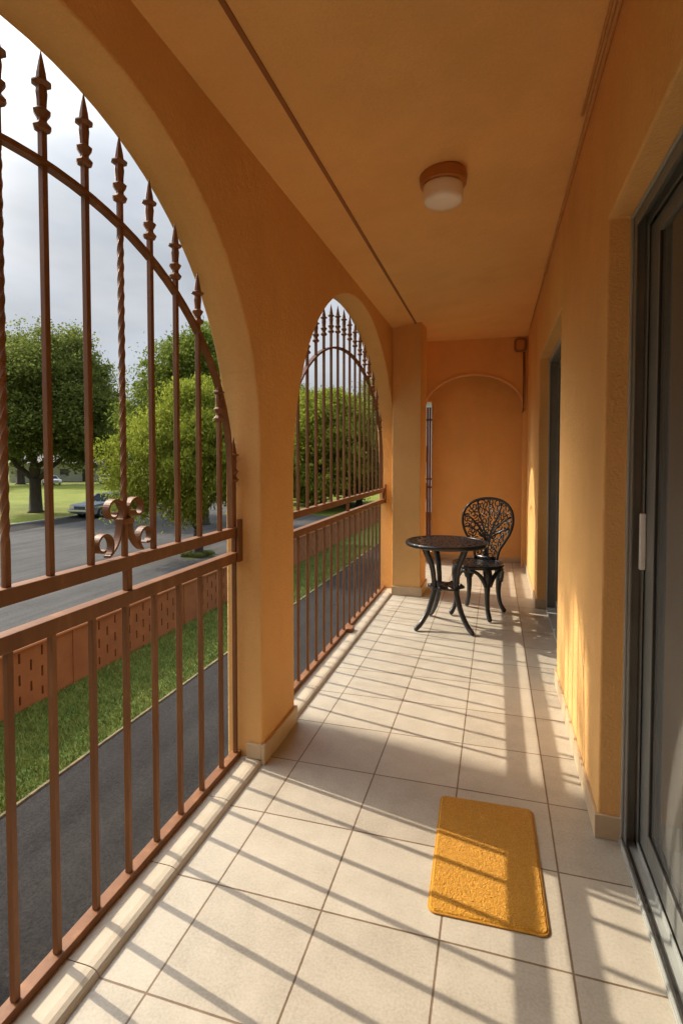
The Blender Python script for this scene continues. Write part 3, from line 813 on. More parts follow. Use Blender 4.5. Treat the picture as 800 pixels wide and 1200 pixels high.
# dark curtain hanging inside the far door
V = []; Fc = []
for i in range(81):
    y = D2Y0 + 0.06 + (D2Y1 - D2Y0 - 0.12) * i / 80; x = 0.70 + 0.018 * math.sin(i * 1.1) + 0.006 * math.sin(i * 2.7)
    V += [(x, y, 0.03), (x, y, 2.2)]
    if i: Fc.append((2 * i - 2, 2 * i, 2 * i + 1, 2 * i - 1))
o = mk('curtain', V, Fc, M['curtain'], smooth=True, recalc=False)
md = o.modifiers.new('solidify', 'SOLIDIFY'); md.thickness = 0.004
tag(o, 'dark curtain hanging inside the far sliding door', 'curtain')

# ================================================================== CEILING LAMP, CONDUITS, BOX
lx, ly = -0.255, 2.60
lz = zc(lx, ly) - 0.004
t = empty('ceiling_lamp', (lx, ly, lz))
MB().lathe([(0.100, 0.015), (0.110, 0.0), (0.112, -0.012), (0.108, -0.048), (0.100, -0.052), (0.02, -0.052)], (0, 0, 0), 40).build('lamp_base', M['lamp_base'], t, smooth=False)
pr = [(0.092, -0.0525), (0.095, -0.06), (0.093, -0.112), (0.089, -0.126), (0.078, -0.133), (0.05, -0.136), (0.01, -0.137)]
MB().lathe(pr, (0, 0, 0), 40).build('lamp_shade', M['opal'], t, smooth=True)
tag(t, 'round ceiling lamp with brown ring base and cream drum glass shade', 'ceiling lamp')

m = MB(); m.tube([(0.352, y, zc(0.352, y) - 0.012) for y in np.linspace(-2.5, 4.45, 40)], 0.010, 8)
c1 = m.build('conduit_pipe', M['conduit'], smooth=True)
tag(c1, 'thick orange painted conduit pipe along the ceiling edge above the doors', 'conduit')
m = MB(); m.tube([(0.346, 4.455, zc(0.346, 4.46) - 0.014), (0.346, 4.47, zc(0.346, 4.46) - 0.02), (0.349, 4.50, zc(0.346, 4.5) - 0.012)] + [(0.352, y, zc(0.352, y) - 0.007) for y in np.linspace(4.6, 6.45, 20)], 0.005, 6)
tag(m.build('cable', M['conduit'], smooth=True), 'thin orange painted cable continuing along the ceiling edge to the box', 'cable')
m = MB(); m.tube([(0.328, y, zc(0.328, y) - 0.007) for y in np.linspace(-2.5, 2.42, 24)] , 0.006, 6)
tag(m.build('cable', M['conduit'], smooth=True), 'short thin cable beside the conduit at the top right of the ceiling', 'cable')
MB().box(0.318, 0.340, 2.395, 2.425, zc(0.33, 2.4) - 0.018, zc(0.33, 2.4) - 0.001)
# round-cornered box with conduit on the end wall
t = empty('junction_box', (0.272, SY - 0.002, 2.735))
def rr(w, h, r, n_=6):
    out = []
    for cx, cz, a0 in ((w / 2 - r, h / 2 - r, 0), (-w / 2 + r, h / 2 - r, 90), (-w / 2 + r, -h / 2 + r, 180), (w / 2 - r, -h / 2 + r, 270)):
        for i in range(n_ + 1):
            a = R(a0 + 90 * i / n_); out.append((cx + r * math.cos(a), cz + r * math.sin(a)))
    return out
def prism_y(ol, y0, y1):
    n_ = len(ol)
    return [(x, y0, z) for x, z in ol] + [(x, y1, z) for x, z in ol], [tuple(range(n_)), tuple(range(2 * n_ - 1, n_ - 1, -1))] + [(i, (i + 1) % n_, (i + 1) % n_ + n_, i + n_) for i in range(n_)]
v, f = prism_y(rr(0.150, 0.165, 0.045), -0.040, 0.0); mk('box_body', v, f, M['box_brown'], t, bev=0.004)
v, f = prism_y(rr(0.095, 0.115, 0.025), -0.052, -0.0405); mk('cover', v, f, M['conduit'], t, bev=0.003)
tag(t, 'small brown rounded junction box high on the end wall at right', 'junction box')
m = MB(); m.tube([(0.312, SY - 0.012, 2.65), (0.312, SY - 0.012, 2.3), (0.312, SY - 0.012, 1.93), (0.300, SY - 0.012, 1.91)], 0.009, 8)
o = m.build('conduit_pipe', M['box_brown'], smooth=True)
tag(o, 'brown conduit pipe running down the end wall below the junction box', 'conduit')
m = MB(); m.tube([(0.331, SY - 0.010, 2.65), (0.331, SY - 0.010, 1.93)], 0.006, 8)
tag(m.build('conduit_pipe', M['conduit'], smooth=True), 'thin orange pipe right of the brown conduit on the end wall', 'conduit')

# ================================================================== MAT
def make_mat():
    c = Vector((-0.020, 1.822)); w, h = 0.338, 0.555; rot = R(1.4)
    t = empty('door_mat', (c.x, c.y, 0.0), rot)
    nu, nv = 190, 310
    V = []; Fc = []
    r = 0.022
    def edge_d(x, y):
        qx, qy = abs(x) - (w / 2 - r), abs(y) - (h / 2 - r)
        return r - (math.hypot(max(qx, 0), max(qy, 0)) + min(max(qx, qy), 0))
    rn = np.random.default_rng(3)
    N = rn.random((nu + 1, nv + 1)); N2 = rn.random((nu // 3 + 2, nv // 3 + 2))
    idx = {}
    for i in range(nu + 1):
        for j in range(nv + 1):
            x = -w / 2 + w * i / nu; y = -h / 2 + h * j / nv
            d = edge_d(x, y)
            if d < -0.0008: continue
            jx, jy = (N[i, j] - .5) * 0.0012, (N[(i * 7) % nu, j] - .5) * 0.0012
            z = 0.0095 * min(1.0, max(0.0, d + 0.001) / 0.006) ** 0.5
            if d > 0.003:
                z += 0.0034 * (N[i, j] - 0.5) + 0.0003 * (N2[i // 3, j // 3] - 0.5)
            else:
                z += 0.0006 * (N[i, j] - 0.5)
                z += 0.0012 * math.sin(x * 17) * math.sin(y * 11)
            idx[i, j] = len(V); V.append((x + jx, y + jy, max(0.0006, z)))
    for i in range(nu):
        for j in range(nv):
            q = [(i, j), (i + 1, j), (i + 1, j + 1), (i, j + 1)]
            if all(k_ in idx for k_ in q): Fc.append(tuple(idx[k_] for k_ in q))
    mk('pile', V, Fc, M['towel'], t, smooth=True)
    ol = []
    for cx, cy_, a0 in ((w / 2 - r, h / 2 - r, 0), (-w / 2 + r, h / 2 - r, 90), (-w / 2 + r, -h / 2 + r, 180), (w / 2 - r, -h / 2 + r, 270)):
        for i in range(9):
            a = R(a0 + 90 * i / 8); ol.append((cx + (r + 0.0005) * math.cos(a), cy_ + (r + 0.0005) * math.sin(a), 0.0034))
    ol.append(ol[0])
    mb_ = MB(); mb_.tube(ol, 0.0031, 8, cap=False); mb_.build('binding', M['towel_edge'], t, smooth=True)
    return t
tag(make_mat(), 'golden yellow terry door mat lying on the beige tiles', 'door mat')

# ================================================================== TABLE
def lattice_disc(r0, rim, nth, nr, fold, th, z0, rings=()):
    """pierced round top of leaf-like lattice"""
    def keep(i, j):
        rr_ = r0 * (j + 0.5) / nr; a = 2 * PI * (i + 0.5) / nth
        if rr_ > r0 - rim or rr_ < 0.022: return True
        for q in rings:
            if abs(rr_ - q) < 0.0075: return True
        sp = 1.35 * math.log(max(rr_, 0.02) / 0.02)
        u1 = math.sin(fold * a / 2 + fold / 2 * sp * 0.55); u2 = math.sin(fold * a / 2 - fold / 2 * sp * 0.55)
        w = 0.0125 / max(rr_, 0.02) * fold / 2
        w = min(w, 0.55)
        # leaf veins
        u3 = math.sin(fold * a + 0.0)
        leaf = abs(u3) < w * 0.9 and math.sin(rr_ * 95) > 0.1
        return abs(u1) < w or abs(u2) < w or leaf
    def pos(i, j, s):
        rr_ = max(0.001, r0 * j / nr); a = 2 * PI * i / nth
        return (rr_ * math.cos(a), rr_ * math.sin(a), z0 + (th if s else 0.0))
    return cells(nth, nr, keep, pos, wrap=True)
def leg_curve(ctrl, n_=18):
    """Catmull-Rom through (r,z,rad)"""
    P_ = [ctrl[0]] + list(ctrl) + [ctrl[-1]]; out = []
    for k_ in range(1, len(P_) - 2):
        for i in range(n_ // (len(P_) - 3) + 1):
            q = i / (n_ // (len(P_) - 3) + 1)
            out.append(tuple(0.5 * ((2 * P_[k_][d]) + (-P_[k_ - 1][d] + P_[k_ + 1][d]) * q + (2 * P_[k_ - 1][d] - 5 * P_[k_][d] + 4 * P_[k_ + 1][d] - P_[k_ + 2][d]) * q * q
                                    + (-P_[k_ - 1][d] + 3 * P_[k_][d] - 3 * P_[k_ + 1][d] + P_[k_ + 2][d]) * q ** 3) for d in range(3)))
    out.append(tuple(ctrl[-1])); return out
def cast_leg(ctrl, ang, parent, name='leg'):
    cc_ = leg_curve(ctrl, 24)
    m_ = MB(); m_.tube([(r_ * math.cos(ang), r_ * math.sin(ang), z_) for r_, z_, _ in cc_], [q[2] for q in cc_], 10)
    return m_.build(name, M['black_iron'], parent, smooth=True)
def make_table():
    t = empty('bistro_table', (-0.378, 4.285, 0.0))
    v, f = lattice_disc(0.315, 0.020, 288, 60, 24, 0.007, 0.678, (0.105, 0.20))
    mk('table_top', v, f, M['black_iron'], t)
    m_ = MB(); pr_ = [(0.300, 0.662), (0.315, 0.656), (0.323, 0.664), (0.3235, 0.680), (0.318, 0.688), (0.300, 0.6885), (0.297, 0.6855), (0.297, 0.664), (0.300, 0.662)]
    m_.lathe(pr_, (0, 0, 0), 72, cap=False); m_.build('rim', M['black_iron'], t, smooth=True)
    m_ = MB()
    for a in (R(-137), R(-41), R(122)):
        m_.tube([(0, 0, 0.668), (0.29 * math.cos(a), 0.29 * math.sin(a), 0.668)], 0.008, 6)
    m_.build('top_brace', M['black_iron'], t)
    for a in (-137, -41, 122):
        cast_leg([(0.215, 0.660, 0.024), (0.185, 0.60, 0.026), (0.138, 0.50, 0.022), (0.115, 0.36, 0.020), (0.121, 0.28, 0.021), (0.17, 0.15, 0.021), (0.235, 0.06, 0.020), (0.282, 0.022, 0.020), (0.298, 0.018, 0.014)], R(a), t)
    # ornate collar shelf
    V_, F_ = [], []
    def keep(i, j):
        if j < 2 or j > 8: return True
        return (i // 3) % 3 != 1
    def pos(i, j, s):
        r_ = 0.015 + 0.012 * j; a = 2 * PI * i / 72
        if j >= 10: r_ = 0.138 + 0.010 * math.cos(6 * a)
        return (r_ * math.cos(a), r_ * math.sin(a), 0.318 + (0.012 if s else 0) + 0.010 * math.sin(min(j, 9) / 9 * PI))
    v, f = cells(72, 10, keep, pos, wrap=True); mk('shelf', v, f, M['black_iron'], t)
    for k_ in range(6):
        a = R(60 * k_ + 13); m_ = MB()
        m_.lathe([(0.004, -0.022), (0.016, -0.012), (0.020, 0.0), (0.014, 0.014), (0.004, 0.020)], (0.118 * math.cos(a), 0.118 * math.sin(a), 0.325), 8)
        m_.build('shelf_ornament', M['black_iron'], t, smooth=True)
    return t
tag(make_table(), 'round black cast metal bistro table with pierced top and curved legs', 'table')

# ================================================================== CHAIR
def make_chair():
    t = empty('bistro_chair', (-0.142, 4.69, 0.0), R(70 - 90))   # local +Y is the back
    v, f = lattice_disc(0.212, 0.018, 216, 44, 18, 0.008, 0.440, (0.085,))
    mk('seat', v, f, M['black_iron'], t)
    m_ = MB(); pr_ = [(0.200, 0.428), (0.211, 0.424), (0.219, 0.432), (0.219, 0.446), (0.214, 0.452), (0.200, 0.4525), (0.198, 0.449), (0.198, 0.430), (0.200, 0.428)]
    m_.lathe(pr_, (0, 0, 0), 60, cap=False); m_.build('seat_rim', M['black_iron'], t, smooth=True)
    lg = [(0.190, 0.425, 0.034), (0.198, 0.38, 0.036), (0.194, 0.30, 0.028), (0.188, 0.20, 0.021), (0.202, 0.10, 0.018), (0.236, 0.032, 0.021), (0.252, 0.018, 0.018)]
    for a in (45, 135, -45, -135): cast_leg(lg, R(a), t)
    # arched aprons between the legs
    m_ = MB()
    for a in (0, 90, 180, 270):
        for s in (-1, 1):
            pts = []
            for i in range(9):
                q = i / 8; th = R(a + s * (3 + 38 * q)); z = 0.424 - 0.012 - 0.125 * q ** 2.6
                pts.append((0.203 * math.cos(th), 0.203 * math.sin(th), z))
            m_.tube(pts, [0.013 + 0.008 * (i / 8) for i in range(9)], 7)
    m_.build('apron', M['black_iron'], t, smooth=True)
    # balloon back
    tilt = 0.16
    def bp(x, z):        # point of the back plane, slightly curved
        dz = z - 0.45
        return (x, 0.185 + dz * tilt - 0.10 * x * x / 0.05 * 0.35, z)
    half = [(0.100, 0.452), (0.108, 0.50), (0.125, 0.555), (0.165, 0.62), (0.205, 0.69), (0.227, 0.76), (0.230, 0.82), (0.215, 0.88), (0.178, 0.932), (0.125, 0.966), (0.06, 0.984), (0.0, 0.989)]
    cc_ = leg_curve([(x, z, 0.013) for x, z in half], 44)
    ol = [(x, z) for x, z, _ in cc_] + [(-x, z) for x, z, _ in cc_[::-1][1:]]
    m_ = MB(); m_.tube([bp(x, z) for x, z in ol], 0.0125, 8); m_.build('back_frame', M['black_iron'], t, smooth=True)
    # openwork of branches, leaves and rings
    import bisect
    def hw(z):
        zs = [q[1] for q in cc_]; xs = [q[0] for q in cc_]
        k_ = min(len(zs) - 1, max(1, bisect.bisect(zs, z))); d = zs[k_] - zs[k_ - 1]
        u = 0 if d == 0 else (z - zs[k_ - 1]) / d
        return xs[k_ - 1] + (xs[k_] - xs[k_ - 1]) * u
    m_ = MB()
    def T(pts, r_): m_.tube([bp(x, z) for x, z in pts], r_, 6)
    for s in (-1, 1):
        T([(s * 0.012, 0.452), (s * 0.01, 0.56), (s * 0.03, 0.66), (s * 0.085, 0.74), (s * 0.15, 0.80), (s * 0.205, 0.835)], 0.009)
        T([(s * 0.006, 0.60), (s * 0.03, 0.70), (s * 0.07, 0.80), (s * 0.10, 0.88), (s * 0.11, 0.955)], 0.008)
        T([(s * 0.02, 0.63), (s * 0.09, 0.69), (s * 0.15, 0.72), (s * 0.20, 0.735)], 0.008)
        T([(s * 0.105, 0.51), (s * 0.06, 0.56), (s * 0.02, 0.62)], 0.006)
        T([(s * 0.06, 0.452), (s * 0.075, 0.52), (s * 0.05, 0.58)], 0.005)
    T([(0, 0.455), (0, 0.70), (0, 0.85), (0, 0.985)], 0.006)
    m_.box(-0.10, 0.10, 0.176, 0.196, 0.452, 0.478)
    m_.build('back_branches', M['black_iron'], t, smooth=True)
    rn = random.Random(5); m_ = MB(); placed = []
    for _ in range(3000):
        z = rn.uniform(0.49, 0.975); h_ = hw(z) - 0.012
        if h_ < 0.02: continue
        x = rn.uniform(-h_, h_); r_ = rn.uniform(0.017, 0.027)
        if abs(x) + r_ * 0.7 > h_: continue
        if all((x - a) ** 2 + (z - b_) ** 2 > (0.80 * (r_ + c_)) ** 2 for a, b_, c_ in placed):
            placed.append((x, z, r_))
    for x, z, r_ in placed:
        ph = rn.uniform(0, 6.28); ex = rn.uniform(0.55, 1.0)
        pts = []
        for i in range(11):
            a = 2 * PI * i / 10 * (0.86 if rn.random() < 2 else 1)
            u, w = r_ * math.cos(a), r_ * ex * math.sin(a)
            pts.append(bp(x + u * math.cos(ph) - w * math.sin(ph), z + u * math.sin(ph) + w * math.cos(ph)))
        m_.tube(pts, 0.0062, 5)
    m_.build('leaf_filigree', M['black_iron'], t, smooth=True)
    return t
tag(make_chair(), 'black cast metal chair with balloon shaped filigree back behind the table', 'chair')

# ================================================================== PERIMETER WALL
def perimeter_wall(x0, y_start, y_end):
    t = empty('perimeter_wall', (x0, (y_start + y_end) / 2, GZ)); X, Y = x0, (y_start + y_end) / 2
    H = 1.0; th = 0.10
    bay = 3.56; y = 7.80 - bay * math.ceil((7.80 - y_start) / bay)
    while y < y_end:
        ya, yb_ = y + 0.06, y + bay - 0.06
        cols = []; c_ = ya + 0.55
        while c_ < yb_ - 0.30: cols.append(c_); c_ += 0.222
        ybk = [ya]; kind = []
        for q in cols: ybk += [q - 0.021, q + 0.021]
        ybk.append(yb_)
        zbk = [0.0, 0.10, 0.15, 0.25, 0.33, 0.42, 0.50, 0.60, 0.68, 0.78, 0.85, 0.95, H]
        lv_a = {1: 1, 2: 1, 5: 1, 6: 0, 8: 1, 9: 0}
        rowsA = [(0.10, 0.25), (0.42, 0.60), (0.78, 0.95)]; rowsB = [(0.25, 0.42), (0.60, 0.78)]
        def keep(i, j):
            if i % 2 == 0: return True
            k_ = i // 2; zm = (zbk[j] + zbk[j + 1]) / 2
            rows = rowsA if k_ % 2 == 0 else rowsB
            return not any(a < zm < b_ for a, b_ in rows)
        v, f = cells(len(ybk) - 1, len(zbk) - 1, keep, lambda i, j, s: (th / 2 * (1 if s else -1), ybk[i] - Y, zbk[j]))
        mk('pierced_panel', v, f, M['wall_terra'], t)
        MB().box(-0.062, -0.0505, ya - Y, yb_ - Y, 0, H).build('panel_backing', M['wall_terra'], t)
        MB().box(-0.085, 0.068, y - 0.06 - Y, y + 0.06 - Y, -0.05, H + 0.002).build('post', M['wall_terra'], t, bev=0.006)
        y += bay
    MB().box(-0.09, 0.09, y_start - 1 - Y, y_end + 3 - Y, H + 0.0025, H + 0.045).build('coping', M['coping'], t, bev=0.006)
    return t
tag(perimeter_wall(-7.38, -4, 44), 'low terracotta painted boundary wall pierced with narrow slots along the grass', 'wall')

# ================================================================== TREES
def leaves(lobes, n, size, droop=0.0, aspect=1.8, hollow=0.45, seed=1):
    rn = np.random.default_rng(seed)
    extra = []
    for a in lobes:
        for _ in range(6):
            d = rn.normal(size=3); d /= np.linalg.norm(d); q = rn.uniform(0.22, 0.42); e_ = rn.uniform(0.85, 1.12)
            extra.append((a[0] + d[0] * a[3] * e_, a[1] + d[1] * a[4] * e_, a[2] + d[2] * a[5] * e_, a[3] * q, a[4] * q, a[5] * q * 0.8))
    lobes = list(lobes) + extra
    vol = np.array([a[3] * a[4] * a[5] for a in lobes]) ** 0.75; vol /= vol.sum()
    out = []
    # clumps on each lobe, leaves around clump centres
    nc = max(60, n // 150)
    ids = rn.choice(len(lobes), nc, p=vol); L = np.array(lobes)[ids]
    d = rn.normal(size=(nc, 3)); d /= np.linalg.norm(d, axis=1)[:, None]
    rad = hollow + (1.06 - hollow) * rn.random(nc) ** 0.55
    C_ = L[:, :3] + d * L[:, 3:6] * rad[:, None]
    csz = 0.135 * L[:, 3:6].mean(1) * rn.uniform(0.6, 1.8, nc)
    w = csz ** 1.3; w /= w.sum()
    k_ = rn.choice(nc, n, p=w)
    P_ = C_[k_] + rn.normal(size=(n, 3)) * csz[k_][:, None] * np.array([1, 1, 0.62])
    if droop:
        P_[:, 2] -= droop * rn.random(n) ** 2 * csz[k_] * 3
    s = size * rn.uniform(0.6, 1.35, n)
    a = rn.normal(size=(n, 3)); 
    if droop: a[:, 2] -= 1.6 * droop
    a /= np.linalg.norm(a, axis=1)[:, None]
    b_ = rn.normal(size=(n, 3)); b_ -= (a * b_).sum(1)[:, None] * a; b_ /= np.linalg.norm(b_, axis=1)[:, None]
    A = a * (s * aspect / 2)[:, None]; B_ = b_ * (s / 2)[:, None]
    V_ = np.stack([P_ - A, P_ + B_ * 0.9, P_ + A, P_ - B_ * 0.9], 1)
    return V_.reshape(-1, 3)
def tree(name, loc, trunk_h, trunk_r, limbs, lobes, n, size, mat, seed, droop=0.0, aspect=1.8, hollow=0.45, lean=(0, 0), rz=0.0):
    t = empty(name, (loc[0], loc[1], GZ), rz)
    rn = random.Random(seed)
    m_ = MB()
    def crook(p0, p1, r0, r1, k_=6, j=0.06):
        p0, p1 = Vector(p0), Vector(p1); L_ = (p1 - p0).length; pts = []; rs = []
        for i in range(k_ + 1):
            q = i / k_; p = p0.lerp(p1, q)
            if 0 < i < k_: p += Vector((rn.uniform(-1, 1), rn.uniform(-1, 1), rn.uniform(-.4, .4))) * L_ * j
            pts.append(p); rs.append(r0 + (r1 - r0) * q)
        m_.tube(pts, rs, 8)
    tp = Vector((lean[0], lean[1], trunk_h))
    m_.tube([(0, 0, -0.1), (0, 0, 0.15), tp * 0.5, tp * 0.8, tp], [trunk_r * 1.7, trunk_r * 1.15, trunk_r, trunk_r * 0.95, trunk_r * 1.0], 10)
    for (dx, dy, dz) in limbs:
        e_ = Vector((dx, dy, dz))
        crook(tp * 0.93, e_, trunk_r * 0.62, trunk_r * 0.16)
        for _ in range(3):
            q = rn.uniform(0.45, 0.9); s_ = tp.lerp(e_, q)
            crook(s_, s_ + Vector((rn.uniform(-1, 1), rn.uniform(-1, 1), rn.uniform(0.1, 0.9))) * (e_ - tp).length * 0.45, trunk_r * 0.22, trunk_r * 0.05, 4)
    m_.build('trunk', M['bark'], t, smooth=True)
    V_ = leaves(lobes, n, size, droop, aspect, hollow, seed)
    tri_mesh('crown', V_, n, 4, mat, t)
    return t
# big dark tree across the road
lob = [(0.8, 0, 9.0, 4.0, 4.0, 4.6), (-2.6, -0.6, 7.6, 3.0, 3.0, 3.6), (3.6, 0.8, 7.6, 3.0, 3.0, 3.8), (1.0, 1.0, 12.0, 2.8, 2.6, 2.2), (-1.6, 0.6, 11.2, 2.4, 2.4, 2.2),
       (4.6, 1.6, 5.3, 2.0, 2.2, 2.0), (-3.6, -1.4, 5.6, 1.9, 2.0, 1.7), (0.8, -2.0, 6.8, 2.8, 2.4, 2.4), (3.8, 1.2, 10.6, 1.6, 1.6, 1.6)]
dk = tree('oak_tree', (-33.6, 32.1), 2.6, 0.42, [(-3.0, -1.5, 5.6), (-1.2, 0.4, 7.8), (2.2, 0.3, 7.4), (3.6, 1.0, 5.4), (0.5, -1.5, 8.4)], lob, 110000, 0.135, M['leaf_dark'], 21, aspect=1.6, hollow=0.35)
tag(dk, 'large dark green tree with forked trunk on the lawn across the road', 'tree')
# bright weeping tree near the boundary wall
lob = [(0, 0, 5.2, 2.1, 2.1, 1.9), (-1.5, -1.1, 4.2, 1.5, 1.5, 1.8), (1.2, 0.9, 4.4, 1.6, 1.6, 2.0), (-1.9, -1.6, 3.0, 1.1, 1.2, 1.1), (-0.4, -0.9, 2.9, 1.4, 1.2, 1.25),
       (1.5, 1.4, 3.0, 1.0, 1.1, 1.3), (-0.3, 0.3, 6.7, 1.3, 1.3, 0.9), (-2.6, -2.0, 4.0, 0.8, 0.8, 1.0), (0.6, -0.8, 4.4, 1.4, 1.3, 1.7)]
br = tree('willow_tree', (-12.0, 19.6), 1.15, 0.20, [(-1.0, -0.6, 3.6), (0.9, 0.5, 3.8), (0.1, 0.3, 4.8), (-0.4, -0.9, 3.2)], lob, 110000, 0.058, M['leaf_bright'], 5, droop=0.8, aspect=2.6, hollow=0.3)
tag(br, 'bright yellow green drooping tree standing in the asphalt beyond the wall', 'tree')
# grassy pit round its trunk
pv = [(-12 + 0.62 * math.cos(a) * (1 + 0.12 * math.sin(3 * a)), 19.6 + 0.7 * math.sin(a) * (1 + .1 * math.cos(4 * a)), GZ + 0.013) for a in np.linspace(0, 2 * PI, 28, endpoint=False)]
struct(mk('tree_pit', pv, [tuple(range(28))], M['grass'], recalc=False))
V, n = blades(-12.5, -11.5, 19.05, 20.15, 3500, 0.10, 0.24, GZ + 0.01)
o = tri_mesh('weeds', V, n, 3, M['blade']); o['kind'] = 'stuff'
tag(o, 'tuft of green weeds round the foot of the bright drooping tree', 'weeds')
# mid green tree behind it
lob = [(0, 0, 8.4, 3.0, 3.0, 3.0), (-2.0, -1.4, 6.6, 2.2, 2.2, 2.8), (2.2, 1.2, 7.0, 2.3, 2.3, 2.8), (0.4, 0.2, 10.4, 2.0, 2.0, 1.6), (-1.4, -0.9, 9.8, 1.5, 1.5, 1.5), (2.6, 1.8, 9.4, 1.4, 1.4, 1.3),
       (0, 0, 4.8, 2.6, 2.6, 2.0), (3.2, 2.2, 5.0, 1.6, 1.6, 1.8)]
md_ = tree('shade_tree', (-17.4, 29.0), 2.4, 0.34, [(-1.8, -1.0, 6.0), (1.8, 1.0, 6.5), (0, 0, 8.4)], lob, 80000, 0.11, M['leaf_mid'], 9, aspect=1.8, hollow=0.35)
tag(md_, 'tall mid green tree rising behind the bright drooping tree', 'tree')
lob = [(-0.3, 2.0, 15.3, 2.1, 2.0, 0.8), (-0.9, 0.9, 15.5, 1.6, 1.6, 0.75), (0.3, 3.0, 15.1, 1.3, 1.2, 0.6), (-0.5, 2.0, 16.3, 1.6, 1.6, 0.8)]  # unseen tree, added left of the view to shade the upper house wall
tl = tree('sun_blocker_tree', (-12.0, 4.75), 13.7, 0.14, [(-0.6, 1.3, 15.0), (0.1, 2.8, 14.9), (-0.3, 2.0, 15.8)], lob, 20000, 0.13, M['leaf_mid'], 17, aspect=2.0, hollow=0.2, lean=(0.0, 0.15))
tag(tl, 'tall slender tree left of the bright drooping tree, added outside the frame to shade the house wall', 'tree')
# hedge-like trees seen through the far arch and backdrop trees
lobA = [(0, 0, 6.4, 3.0, 3.0, 2.6), (-2.0, 0.6, 4.8, 2.2, 2.2, 2.6), (2.0, -0.4, 5.0, 2.2, 2.2, 2.6), (0.4, 1.0, 8.2, 1.8, 1.8, 1.4), (0.0, -1.6, 3.0, 2.6, 1.8, 2.0), (-1.2, -0.4, 2.4, 2.4, 2.4, 1.6)]
protoA = tree('roadside_tree', (-11.0, 43), 1.6, 0.26, [(-1.6, 0, 4.6), (1.6, 0, 4.8), (0, 0.6, 6.2)], lobA, 60000, 0.125, M['leaf_mid'], 31, hollow=0.4)
tag(protoA, 'mid green roadside tree seen at the right side of the far arch', 'tree', 'trees beyond the far arch')
protoB = tree('roadside_tree', (-13.2, 40.0), 1.6, 0.26, [(-1.6, 0, 4.6), (1.6, 0, 4.8), (0, 0.6, 6.2)], lobA, 60000, 0.125, M['leaf_bright'], 33, hollow=0.4)
tag(protoB, 'yellow green roadside tree seen in the middle of the far arch', 'tree', 'trees beyond the far arch')
def place(proto, x, y, s, rz, label, group):
    c = copy_tree(proto); c.location = (x, y, GZ); c.scale = (s, s, s); c.rotation_euler = (0, 0, rz); c['label'] = label
    c['group'] = group; c['category'] = 'tree'; return c
g = 'trees beyond the far arch'
place(protoA, -17.2, 46, 1.05, 1.3, 'mid green tree behind the yellow green one in the far arch', g)
place(protoA, -13.2, 47, 1.05, 2.3, 'mid green tree standing between its neighbours far up the driveway', g)
place(protoB, -17.0, 36.5, 0.66, 2.0, 'low yellow green tree at the left edge of the far arch', g)
g2 = 'trees lining the horizon'
for (x, y, s, rz, pr_, lb) in [(-72, 66, 1.3, 0.4, dk, 'dark distant tree at the far left of the park'), (-62, 74, 1.1, 1.9, dk, 'dark distant tree behind the forked tree'),
                              (-54, 82, 1.15, 3.1, dk, 'dark distant tree beyond the parked sedan'), (-44, 82, 1.1, 0.9, protoA, 'green distant tree between the two nearest trees'),
                              (-36, 84, 1.4, 2.2, dk, 'dark distant tree behind the mid green tree'), (-26, 70, 1.35, 4.4, protoA, 'green distant tree far up the road'),
                              (-84, 56, 1.3, 5.0, dk, 'dark distant tree outside the left edge'), (-14, 76, 1.3, 5.5, dk, 'dark distant tree behind the far arch'),
                              (-4, 80, 1.3, 1.5, dk, 'dark distant tree straight down the driveway')]:
    place(pr_, x, y, s, rz, lb, g2)

